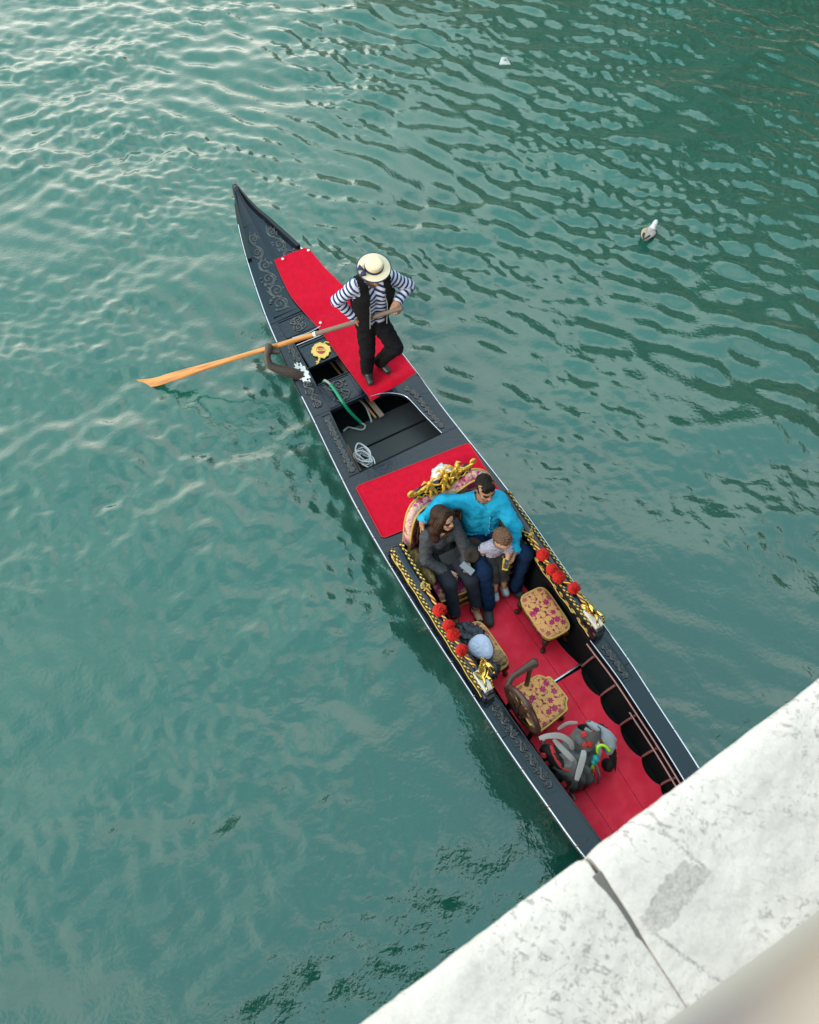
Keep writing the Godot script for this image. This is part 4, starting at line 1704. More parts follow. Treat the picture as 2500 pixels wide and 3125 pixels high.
func make_oar_and_lock() -> void:
	# oar: from the gondolier's hands over the lock into the water
	var E := Vector3(-1.06, 1.735, -0.44)
	var W := Vector3(-2.966, 0.0, 1.822)
	var d := (W - E).normalized()
	var L := (W - E).length()
	var t := thing("oar", "long orange wooden oar with grey grip dipping into the canal", "oar")
	var m := MB.new()
	m.tube([E, E + d * 0.01, E + d * (L * 0.30)], [0.018, 0.023, 0.025], 10)
	part("grip", m, M.oar_grip, t)
	m = MB.new()
	m.tube([E + d * (L * 0.30), E + d * (L * 0.30 + 0.03)], 0.0275, 10)
	part("white_band", m, M.white_paint, t)
	m = MB.new()
	var rows := []
	var ins := []
	var uvs := []
	var side := d.cross(Vector3.UP).normalized()
	# the blade lies flat towards the bridge
	var bn := Vector3(0.45, 0.85, 0.25)
	bn = (bn - d * bn.dot(d)).normalized()
	var bw := d.cross(bn)
	for i in 41:
		var s := L * 0.30 + 0.03 + (L * 0.70 + 0.62) * i / 40.0
		var c := E + d * s
		# blade end bent flatter in the shape to imitate refraction; trails just under the surface
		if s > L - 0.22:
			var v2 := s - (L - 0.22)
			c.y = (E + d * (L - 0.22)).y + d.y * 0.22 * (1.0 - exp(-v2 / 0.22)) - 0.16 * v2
		var fl := smoothstep(L * 0.55, L * 0.98, s)
		var rw := lerpf(0.026, 0.052, fl) * (1.0 if i < 39 else (0.75 if i == 39 else 0.3))
		var rn := lerpf(0.026, 0.010, fl)
		var row := []
		for q in 12:
			var a := TAU * q / 12.0
			row.append(c + bw * cos(a) * rw + bn * sin(a) * rn)
			uvs.append(Vector2(s * 0.5, q / 12.0 * 0.3))
		rows.append(row)
		ins.append(c)
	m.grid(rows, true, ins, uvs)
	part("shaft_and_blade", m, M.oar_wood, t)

	# oarlock
	t = thing("oarlock", "curved walnut oarlock rising from a white ornamental plate", "oarlock")
	m = MB.new()
	var path := arc([Vector3(-1.64, 0.66, 0.45), Vector3(-1.675, 0.73, 0.53), Vector3(-1.72, 0.80, 0.64), Vector3(-1.775, 0.865, 0.73), Vector3(-1.835, 0.925, 0.735), Vector3(-1.885, 0.965, 0.69), Vector3(-1.93, 0.985, 0.645)], 5)
	var rad := []
	for k in path.size():
		var u := float(k) / (path.size() - 1)
		rad.append(0.056 + 0.008 * sin(u * 9.0) - 0.014 * smoothstep(0.55, 0.75, u) + 0.012 * smoothstep(0.8, 0.95, u) - 0.02 * smoothstep(0.96, 1.0, u))
	m.tube(path, rad, 12, true, 0.72)
	m.tube(arc([Vector3(-1.90, 0.95, 0.675), Vector3(-1.86, 0.93, 0.62), Vector3(-1.84, 0.94, 0.58)], 4), [0.032, 0.03, 0.028, 0.025, 0.022, 0.018, 0.015, 0.012, 0.006], 8)
	part("lock_arm", m, M.walnut_grey, t)
	m = MB.new()
	var poly := PackedVector2Array()
	for i in 48:
		var a := TAU * i / 48.0
		var r := 1.0 + 0.16 * sin(a * 12.0)
		poly.append(Vector2(-1.66 + cos(a) * 0.135 * r, 0.445 + sin(a) * 0.058 * r))
	m.prism(poly, 0.0, 0.006, func(p: Vector2) -> float: return sh(p.x) + 0.001)
	var pl := part("ornament_plate", m, M.white_paint, t)
	for k in 5:
		m = MB.new()
		var x := -1.76 + 0.05 * k
		m.lathe(Vector3(x, sh(x) + 0.0072, 0.432 + 0.02 * (k % 2)), [Vector2(0.0005, 0.002), Vector2(0.011, 0.0018), Vector2(0.013, 0.0)], 10)
		part("pierced_dot", m, M.navy, pl)


func make_sea_horse(s: int) -> void:
	var o := Vector3(2.165, 0.7445, 0.622 if s > 0 else -0.532)
	var t := thing("sea_horse_ornament", "polished brass sea horse on the %s armrest plinth" % ("starboard" if s > 0 else "port"), "ornament", "brass sea horses", o)
	var m := MB.new()
	var z := -0.03 * s
	m.tube(arc([Vector3(-0.09, 0.005, -z), Vector3(-0.04, 0.03, -z * 0.5), Vector3(0.0, 0.075, 0), Vector3(-0.015, 0.13, z), Vector3(-0.055, 0.175, z * 1.5), Vector3(-0.03, 0.215, z * 1.8), Vector3(0.02, 0.205, z * 2.0), Vector3(0.045, 0.185, z * 2.0)], 5), [0.010, 0.013, 0.017, 0.021, 0.026, 0.03, 0.032, 0.033, 0.034, 0.034, 0.033, 0.032, 0.030, 0.028, 0.026, 0.024, 0.023, 0.022, 0.021, 0.021, 0.021, 0.022, 0.022, 0.022, 0.022, 0.022, 0.022, 0.02, 0.019, 0.018, 0.017, 0.016, 0.016, 0.014, 0.013, 0.012], 8)
	part("body", m, M.brass, t)
	m = MB.new()
	for k in 7:
		var u := k / 6.0
		var b := Vector3(-0.02, 0.08, 0).lerp(Vector3(-0.06, 0.20, z * 1.6), u)
		m.tube([b, b + Vector3(-0.035, 0.015, 0.01), b + Vector3(-0.055, 0.03 + 0.01 * (k % 2), 0.012)], [0.012, 0.011, 0.005], 6)
	part("mane", m, M.brass, t)
	for q in [-1.0, 1.0]:
		m = MB.new()
		m.tube(arc([Vector3(0.0, 0.10, 0.012 * q), Vector3(0.06, 0.11, 0.028 * q), Vector3(0.075, 0.06, 0.03 * q), Vector3(0.105, 0.045 + 0.01 * q, 0.032 * q)], 4), [0.016, 0.015, 0.014, 0.013, 0.012, 0.012, 0.011, 0.011, 0.010, 0.010, 0.011, 0.013, 0.010], 7)
		part("foreleg", m, M.brass, t)
	m = MB.new()
	for k in 5:
		m.tube(arc([Vector3(0.0, 0.09, z * 0.5), Vector3(-0.03 - 0.012 * k, 0.12 + 0.008 * k, z - 0.03 * s), Vector3(-0.05 - 0.02 * k, 0.15 - 0.012 * k, z - 0.06 * s)], 3), [0.010, 0.012, 0.013, 0.012, 0.010, 0.008, 0.004], 6)
	part("fin", m, M.brass, t)


func make_garland(s: int) -> void:
	var zs := [0.60, 0.612, 0.62, 0.63, 0.64] if s > 0 else [-0.525, -0.495, -0.48, -0.488, -0.545]
	var xs := [1.16, 1.43, 1.60, 1.69, 1.85]
	var t := thing("pompom_garland", "twisted gold cord with four red pompoms on the %s armrest" % ("starboard" if s > 0 else "port"), "garland", "pompom garlands")
	var path := []
	var keys := []
	for k in 5:
		keys.append(Vector3(xs[k], 0.725 if k == 0 else 0.752, zs[k]))
	keys.append(Vector3(2.03, 0.755, 0.625 if s > 0 else -0.535))
	path = arc(keys, 8)
	var m := MB.new()
	var m2 := MB.new()
	var np := path.size()
	for strand in 4:
		var p := []
		for k in (np - 1) * 3 + 1:
			var u := k / 3.0
			var a: Vector3 = path[mini(int(u), np - 2)]
			var b: Vector3 = path[mini(int(u), np - 2) + 1]
			var tt := (b - a).normalized()
			var sd := tt.cross(Vector3.UP).normalized()
			var w := sd.cross(tt)
			var an := k * 0.42 + strand * PI / 2
			p.append(a.lerp(b, u - mini(int(u), np - 2)) + (sd * cos(an) + w * sin(an)) * 0.0095)
		(m if strand % 2 == 0 else m2).tube(p, 0.0075, 5)
	part("gold_cord", m, M.rope_yellow, t)
	part("red_cord", m2, M.dark_red, t)
	m = MB.new()
	var rng := RandomNumberGenerator.new()
	rng.seed = 40 + s
	for k in 7:
		var a: float = rng.randf() * TAU
		var c: Vector3 = keys[0] + Vector3(cos(a) * 0.012, 0.008, sin(a) * 0.012)
		m.tube(arc([c, c + Vector3(cos(a) * 0.03, 0.02, sin(a) * 0.025), c + Vector3(cos(a + 0.6) * 0.035, -0.005, sin(a + 0.6) * 0.025)], 4), 0.0065, 5)
	part("gold_knot", m, M.gold_cloth, t)
	for k in range(1, 5):
		m = MB.new()
		var r := 0.050 + 0.004 * (k % 2)
		m.ball(Vector3(xs[k], 0.757, zs[k]), Vector3(r, r, r), 56, 32, Basis.from_euler(Vector3(k, k * 2, k * 3)), 0.24, rng)
		part("pompom", m, M.pompom_red, t)


# A body as a field of tapered capsules joined by a smooth minimum, meshed as surface nets.
class Flesh:
	var bones := []
	var cell := 0.0115
	var k := 0.03
	var f := PackedFloat32Array()
	var raw := PackedFloat32Array()
	var own := PackedInt32Array()
	var lo := Vector3.ZERO
	var nx := 0
	var ny := 0
	var nz := 0
	var band := PackedInt32Array()

	func add(a: Vector3, b: Vector3, ra: float, rb: float, tag := 0, s0 := 0.0) -> void:
		bones.append([a, b, ra, rb, tag, s0])

	func solve() -> void:
		var hi := Vector3(-1e9, -1e9, -1e9)
		lo = Vector3(1e9, 1e9, 1e9)
		for q in bones:
			var r: float = maxf(q[2], q[3]) + 0.07
			for p in [q[0], q[1]]:
				lo = lo.min(p - Vector3(r, r, r))
				hi = hi.max(p + Vector3(r, r, r))
		nx = int((hi.x - lo.x) / cell) + 2
		ny = int((hi.y - lo.y) / cell) + 2
		nz = int((hi.z - lo.z) / cell) + 2
		var tot := nx * ny * nz
		f.resize(tot)
		f.fill(1.0)
		raw.resize(tot)
		raw.fill(1.0)
		own.resize(tot)
		own.fill(-1)
		var pad := minf(0.055, cell * 3.0 + k + 0.012)
		for bi in bones.size():
			var q: Array = bones[bi]
			var a: Vector3 = q[0]
			var b: Vector3 = q[1]
			var ra: float = q[2]
			var rb: float = q[3]
			var r := maxf(ra, rb) + pad
			var mn := ((a.min(b) - Vector3(r, r, r)) - lo) / cell
			var mx := ((a.max(b) + Vector3(r, r, r)) - lo) / cell
			var i0 := maxi(0, int(mn.x))
			var i1 := mini(nx - 1, int(mx.x) + 1)
			var j0 := maxi(0, int(mn.y))
			var j1 := mini(ny - 1, int(mx.y) + 1)
			var k0 := maxi(0, int(mn.z))
			var k1 := mini(nz - 1, int(mx.z) + 1)
			var ab := b - a
			var inv := 1.0 / maxf(ab.length_squared(), 1e-9)
			var dr := rb - ra
			for i in range(i0, i1 + 1):
				for j in range(j0, j1 + 1):
					var base := (i * ny + j) * nz
					var ap := lo + Vector3(i, j, k0) * cell - a
					var along := ap.dot(ab) * inv
					var step := cell * ab.z * inv
					for w in range(k0, k1 + 1):
						var t := clampf(along, 0.0, 1.0)
						var d := (ap - ab * t).length() - ra - dr * t
						var id := base + w
						var o := f[id]
						if d < o + k:
							var h := maxf(k - absf(d - o), 0.0) / k
							f[id] = minf(d, o) - h * h * k * 0.25
							if d < raw[id]:
								raw[id] = d
								own[id] = bi
						ap.z += cell
						along += step
		band = PackedInt32Array()
		var lim := cell * 2.6 + 0.03
		for id in tot:
			if absf(f[id]) < lim:
				band.append(id)

	# vertices, normals, uv, owners and indices of the surface at a level; keep is an array of tags (empty: all)
	func nets(iso: float, keep: Array, cut = null, rough: FastNoiseLite = null, amp := 0.0) -> Dictionary:
		var vid := PackedInt32Array()
		vid.resize(nx * ny * nz)
		vid.fill(-1)
		var sx := ny * nz
		var sy := nz
		var V := PackedVector3Array()
		var N := PackedVector3Array()
		var UV := PackedVector2Array()
		var O := PackedInt32Array()
		var lastc := nx * ny * nz - sx - sy - 2
		for id in band:
			if id >= lastc:
				continue
			var a0 := f[id] - iso
			var a1 := f[id + sx] - iso
			var a2 := f[id + sy] - iso
			var a3 := f[id + sx + sy] - iso
			var a4 := f[id + 1] - iso
			var a5 := f[id + sx + 1] - iso
			var a6 := f[id + sy + 1] - iso
			var a7 := f[id + sx + sy + 1] - iso
			var neg := int(a0 < 0) + int(a1 < 0) + int(a2 < 0) + int(a3 < 0) + int(a4 < 0) + int(a5 < 0) + int(a6 < 0) + int(a7 < 0)
			if neg == 0 or neg == 8:
				continue
			var p := Vector3.ZERO
			var c := 0
			if (a0 < 0) != (a1 < 0):
				p += Vector3(a0 / (a0 - a1), 0, 0)
				c += 1
			if (a2 < 0) != (a3 < 0):
				p += Vector3(a2 / (a2 - a3), 1, 0)
				c += 1
			if (a4 < 0) != (a5 < 0):
				p += Vector3(a4 / (a4 - a5), 0, 1)
				c += 1
			if (a6 < 0) != (a7 < 0):
				p += Vector3(a6 / (a6 - a7), 1, 1)
				c += 1
			if (a0 < 0) != (a2 < 0):
				p += Vector3(0, a0 / (a0 - a2), 0)
				c += 1
			if (a1 < 0) != (a3 < 0):
				p += Vector3(1, a1 / (a1 - a3), 0)
				c += 1
			if (a4 < 0) != (a6 < 0):
				p += Vector3(0, a4 / (a4 - a6), 1)
				c += 1
			if (a5 < 0) != (a7 < 0):
				p += Vector3(1, a5 / (a5 - a7), 1)
				c += 1
			if (a0 < 0) != (a4 < 0):
				p += Vector3(0, 0, a0 / (a0 - a4))
				c += 1
			if (a1 < 0) != (a5 < 0):
				p += Vector3(1, 0, a1 / (a1 - a5))
				c += 1
			if (a2 < 0) != (a6 < 0):
				p += Vector3(0, 1, a2 / (a2 - a6))
				c += 1
			if (a3 < 0) != (a7 < 0):
				p += Vector3(1, 1, a3 / (a3 - a7))
				c += 1
			var i := id / sx
			var rem := id - i * sx
			var j := rem / sy
			var w := rem - j * sy
			var pos := lo + (Vector3(i, j, w) + p / c) * cell
			var nn := Vector3(a1 + a3 + a5 + a7 - a0 - a2 - a4 - a6, a2 + a3 + a6 + a7 - a0 - a1 - a4 - a5, a4 + a5 + a6 + a7 - a0 - a1 - a2 - a3).normalized()
			var ow := own[id]
			if ow < 0:
				for q in [sx, sy, 1, sx + sy, sx + 1, sy + 1, sx + sy + 1]:
					if own[id + q] >= 0:
						ow = own[id + q]
						break
			if rough != null:
				pos += nn * amp * rough.get_noise_3dv(Vector3(pos.x + pos.y * 0.5, pos.y * 1.5, pos.z - pos.y * 0.4))
			vid[id] = V.size()
			V.append(pos)
			N.append(nn)
			O.append(ow)
			var bo: Array = bones[maxi(ow, 0)]
			var ab: Vector3 = bo[1] - bo[0]
			UV.append(Vector2(0.5, bo[5] + (pos - bo[0]).dot(ab) / maxf(ab.length(), 1e-5)))
		var I := PackedInt32Array()
		var steps := [[sx, sy, 1], [sy, 1, sx], [1, sx, sy]]
		for id in band:
			if id < sx + sy + 1 or id >= lastc:
				continue
			var s0 := f[id] < iso
			for st in steps:
				if (f[id + st[0]] < iso) == s0:
					continue
				var A := vid[id]
				var B := vid[id - st[1]]
				var C := vid[id - st[1] - st[2]]
				var D := vid[id - st[2]]
				if A < 0 or B < 0 or C < 0 or D < 0:
					continue
				if keep.size() > 0 and not (bones[maxi(O[A], 0)][4] in keep):
					continue
				if cut != null and cut.call((V[A] + V[C]) * 0.5, N[A], bones[maxi(O[A], 0)][4]):
					continue
				if s0:
					I.append_array([A, C, B, A, D, C])
				else:
					I.append_array([A, B, C, A, C, D])
		if rough != null and amp != 0.0:
			# new normals for the rumpled surface
			var acc := PackedVector3Array()
			acc.resize(V.size())
			for q in range(0, I.size(), 3):
				var nn := (V[I[q + 2]] - V[I[q]]).cross(V[I[q + 1]] - V[I[q]])
				acc[I[q]] += nn
				acc[I[q + 1]] += nn
				acc[I[q + 2]] += nn
			for q in V.size():
				if acc[q].length_squared() > 1e-20:
					var g := acc[q].normalized()
					N[q] = g if g.dot(N[q]) > 0.0 else -g
		return {"v": V, "n": N, "uv": UV, "o": O, "i": I}


func flesh_mesh(sets: Array, colors := {}, bones_of := []) -> ArrayMesh:
	# joins several nets into one surface; colors maps a bone's tag to a vertex colour
	var V := PackedVector3Array()
	var N := PackedVector3Array()
	var UV := PackedVector2Array()
	var C := PackedColorArray()
	var I := PackedInt32Array()
	for k in sets.size():
		var s: Dictionary = sets[k]
		var base := V.size()
		V.append_array(s.v)
		N.append_array(s.n)
		UV.append_array(s.uv)
		if colors.size() > 0:
			for o in s.o:
				C.append(colors.get(bones_of[k][maxi(o, 0)][4], Color(1, 1, 1)))
		for i in s.i:
			I.append(base + i)
	var a := []
	a.resize(Mesh.ARRAY_MAX)
	a[Mesh.ARRAY_VERTEX] = V
	a[Mesh.ARRAY_NORMAL] = N
	a[Mesh.ARRAY_TEX_UV] = UV
	if colors.size() > 0:
		a[Mesh.ARRAY_COLOR] = C
	a[Mesh.ARRAY_INDEX] = I
	var m := ArrayMesh.new()
	m.add_surface_from_arrays(Mesh.PRIMITIVE_TRIANGLES, a)
	return m


const SKIN := 0
const SHIRT := 1
const TORSO := 2
const TROUSER := 3
const SHOE := 4
const LIP := 5
const BROW := 6
const STUBBLE := 7
const HAIR := 8
const EYE := 9
const SOLE := 10


# head: c is its middle, fwd where the face points, s its size (1 for an adult)
func head(c: Vector3, fwd: Vector3, up_hint: Vector3, s: float, stubble: bool, lips: bool) -> Flesh:
	var h := Flesh.new()
	h.cell = 0.0062
	h.k = 0.018 * s
	var f := fwd.normalized()
	var r := f.cross(up_hint).normalized()
	var u := r.cross(f)
	var P := func(x: float, y: float, z: float) -> Vector3: return c + (r * x + u * y + f * z) * s
	h.add(P.call(0, 0.032, -0.035), P.call(0, 0.036, 0.022), 0.079 * s, 0.072 * s)
	h.add(P.call(0, 0.0, 0.03), P.call(0, -0.065, 0.045), 0.062 * s, 0.044 * s)
	var jaw := STUBBLE if stubble else SKIN
	for q in [-1.0, 1.0]:
		h.add(P.call(q * 0.050, -0.03, 0.0), P.call(q * 0.020, -0.088, 0.062), 0.026 * s, 0.022 * s, jaw)
		h.add(P.call(q * 0.077, 0.012, -0.012), P.call(q * 0.074, -0.022, -0.008), 0.013 * s, 0.010 * s)
		h.add(P.call(q * 0.040, -0.022, 0.066), P.call(q * 0.045, -0.03, 0.055), 0.020 * s, 0.022 * s)
		h.add(P.call(q * 0.018, 0.022, 0.0875), P.call(q * 0.050, 0.022, 0.072), 0.0085 * s, 0.008 * s, BROW)
		h.add(P.call(q * 0.026, 0.003, 0.0815), P.call(q * 0.040, 0.003, 0.0765), 0.0088 * s, 0.0075 * s, EYE)
	h.add(P.call(0, 0.008, 0.088), P.call(0, -0.026, 0.106), 0.009 * s, 0.0135 * s)
	h.add(P.call(-0.012, -0.03, 0.098), P.call(0.012, -0.03, 0.098), 0.009 * s, 0.009 * s)
	h.add(P.call(-0.018, -0.058, 0.088), P.call(0.018, -0.058, 0.088), 0.0085 * s, 0.0085 * s, LIP if lips else (STUBBLE if stubble else LIP))
	h.add(P.call(0, -0.092, 0.072), P.call(0, -0.088, 0.066), 0.020 * s, 0.024 * s, jaw)
	h.add(P.call(0, -0.05, -0.015), P.call(0, -0.13, -0.03), 0.052 * s, 0.050 * s)
	return h


# hand: w the wrist, f along the fingers, n the side to which they curl, t towards the thumb
func hand(w: Vector3, f: Vector3, n: Vector3, curl: float, s: float, left: bool, spread := 0.0) -> Flesh:
	var h := Flesh.new()
	h.cell = 0.005
	h.k = 0.006
	f = f.normalized()
	n = (n - f * n.dot(f)).normalized()
	var t := f.cross(n) * (1.0 if left else -1.0)
	h.add(w - f * 0.03 * s, w + f * 0.01 * s, 0.025 * s, 0.024 * s)
	var len_ := [0.072, 0.080, 0.075, 0.058]
	for q in 4:
		var x := (0.030 - 0.020 * q) * s
		var kn := w + f * (0.086 - 0.004 * absf(q - 1.2)) * s + t * x
		h.add(w + t * x * 0.55 + f * 0.012 * s, kn, 0.0135 * s, 0.0115 * s)
		var a := curl * 0.55
		var dir := (f * cos(a) + n * sin(a) + t * spread * (1.5 - q) * 0.2).normalized()
		var p := kn
		for seg in 3:
			var l: float = len_[q] * [0.46, 0.30, 0.24][seg] * s
			var e := p + dir * l
			h.add(p, e, (0.0098 - 0.0008 * seg) * s, (0.0090 - 0.0008 * seg) * s)
			p = e
			a += curl * 0.62
			dir = (f * cos(a) + n * sin(a) + t * spread * (1.5 - q) * 0.2).normalized()
	var b := w + f * 0.022 * s + t * 0.026 * s
	var e1 := b + (f * 0.55 + t * 0.62 + n * (0.25 + 0.3 * curl)).normalized() * 0.042 * s
	var e2 := e1 + (f * 0.75 + t * (0.25 - 0.25 * curl) + n * (0.2 + 0.55 * curl)).normalized() * 0.032 * s
	var e3 := e2 + (f * 0.8 - t * 0.25 * curl + n * (0.2 + 0.5 * curl)).normalized() * 0.026 * s
	h.add(b - f * 0.01 * s, e1, 0.0155 * s, 0.0115 * s)
	h.add(e1, e2, 0.0112 * s, 0.0098 * s)
	h.add(e2, e3, 0.0098 * s, 0.0080 * s)
	return h


func person(label: String, body: Flesh, extras: Array, skin: Color, lipc: Color, hairc: Color, stub: Color) -> Node3D:
	var t := thing("person", label, "person")
	body.solve()
	var colors := {SKIN: skin, SHIRT: skin, TORSO: skin, TROUSER: skin, SHOE: skin, SOLE: skin, LIP: lipc, BROW: hairc, STUBBLE: stub, HAIR: hairc, EYE: Color(0.03, 0.022, 0.02)}
	var sets := [body.nets(0.0, [])]
	var owners := [body.bones]
	for e in extras:
		e.solve()
		sets.append(e.nets(0.0, []))
		owners.append(e.bones)
	part("body", flesh_mesh(sets, colors, owners), M.skin, t)
	return t


func garment(t: Node3D, called: String, body: Flesh, tags: Array, iso: float, material: Material, rough: FastNoiseLite = null, amp := 0.0, cut = null) -> MeshInstance3D:
	return part(called, flesh_mesh([body.nets(iso, tags, cut, rough, amp)]), material, t)


func folds(seed_: int, freq: float) -> FastNoiseLite:
	var f := fnoise(seed_, 3, freq)
	f.fractal_type = FastNoiseLite.FRACTAL_RIDGED
	f.fractal_octaves = 2
	return f


func limb(b: Flesh, pts: Array, radii: Array, tags: Array) -> void:
	var s := 0.0
	for q in pts.size() - 1:
		b.add(pts[q], pts[q + 1], radii[q], radii[q + 1], tags[q], s)
		s += (pts[q + 1] - pts[q]).length()


func make_people() -> void:
	var sk := mat("skin", 1, 1, 1, 0.5, 0.0, 0.4)
	sk.vertex_color_use_as_albedo = true
	sk.subsurf_scatter_enabled = true
	sk.subsurf_scatter_strength = 0.06
	# white and navy stripes, one pair every 5 cm
	var img := Image.create(8, 64, false, Image.FORMAT_RGB8)
	for y in 64:
		for x in 8:
			img.set_pixel(x, y, lin(0.46, 0.49, 0.60) if y < 35 else lin(0.008, 0.011, 0.085))
	var sm := mat("striped_cotton", 1, 1, 1, 0.8)
	sm.albedo_texture = ImageTexture.create_from_image(img)
	sm.uv1_scale = Vector3(1, 1.0 / 0.050, 1)
	var vm := mat("black_fleece", 0.009, 0.009, 0.010, 0.95, 0.0, 0.2)
	vm.rim_enabled = true
	vm.rim = 0.12
	mat("plastic_white", 0.50, 0.51, 0.53, 0.45)
	mat("black_trousers", 0.007, 0.007, 0.009, 0.9, 0.0, 0.25)
	mat("black_shoe", 0.012, 0.014, 0.015, 0.45)
	mat("zip", 0.25, 0.27, 0.27, 0.5)
	mat("straw", 1, 1, 1, 0.75)
	M.straw.albedo_texture = noise_tex(256, 0.09, [lin(0.50, 0.40, 0.27), lin(0.70, 0.60, 0.45)], [0.3, 0.6], 52, 3)
	M.straw.uv1_triplanar = true
	M.straw.uv1_scale = Vector3(6, 22, 6)
	mat("hair_black", 0.010, 0.007, 0.006, 0.6, 0.0, 0.25)
	mat("hair_brown", 0.030, 0.013, 0.008, 0.5, 0.0, 0.3)
	mat("hair_light", 0.06, 0.028, 0.016, 0.45, 0.0, 0.4)
	mat("hair_child", 0.10, 0.045, 0.022, 0.6)
	mat("turquoise", 0.012, 0.31, 0.53, 0.75, 0.0, 0.3)
	mat("jeans", 0.006, 0.019, 0.055, 0.9, 0.0, 0.25)
	mat("grey_shoe", 0.030, 0.032, 0.036, 0.8)
	var cm := mat("charcoal_print", 1, 1, 1, 0.75)
	cm.albedo_texture = noise_tex(256, 0.035, [lin(0.010, 0.011, 0.013), lin(0.042, 0.048, 0.060), lin(0.028, 0.032, 0.041)], [0.30, 0.42, 0.7], 41, 2, FastNoiseLite.TYPE_CELLULAR)
	cm.uv1_triplanar = true
	cm.uv1_scale = Vector3(5, 5, 5)
	mat("leggings", 0.020, 0.022, 0.033, 0.9, 0.0, 0.25)
	var ch := mat("child_print", 1, 1, 1, 0.8)
	ch.albedo_texture = noise_tex(256, 0.05, [lin(0.07, 0.06, 0.14), lin(0.36, 0.35, 0.46), lin(0.42, 0.42, 0.52)], [0.30, 0.40, 0.8], 44, 2)
	ch.uv1_triplanar = true
	ch.uv1_scale = Vector3(6, 6, 6)
	mat("child_shorts", 0.012, 0.012, 0.014, 0.9)
	mat("child_shoe", 0.33, 0.38, 0.42, 0.7)
	make_gondolier()
	make_man()
	make_woman()
	make_child()


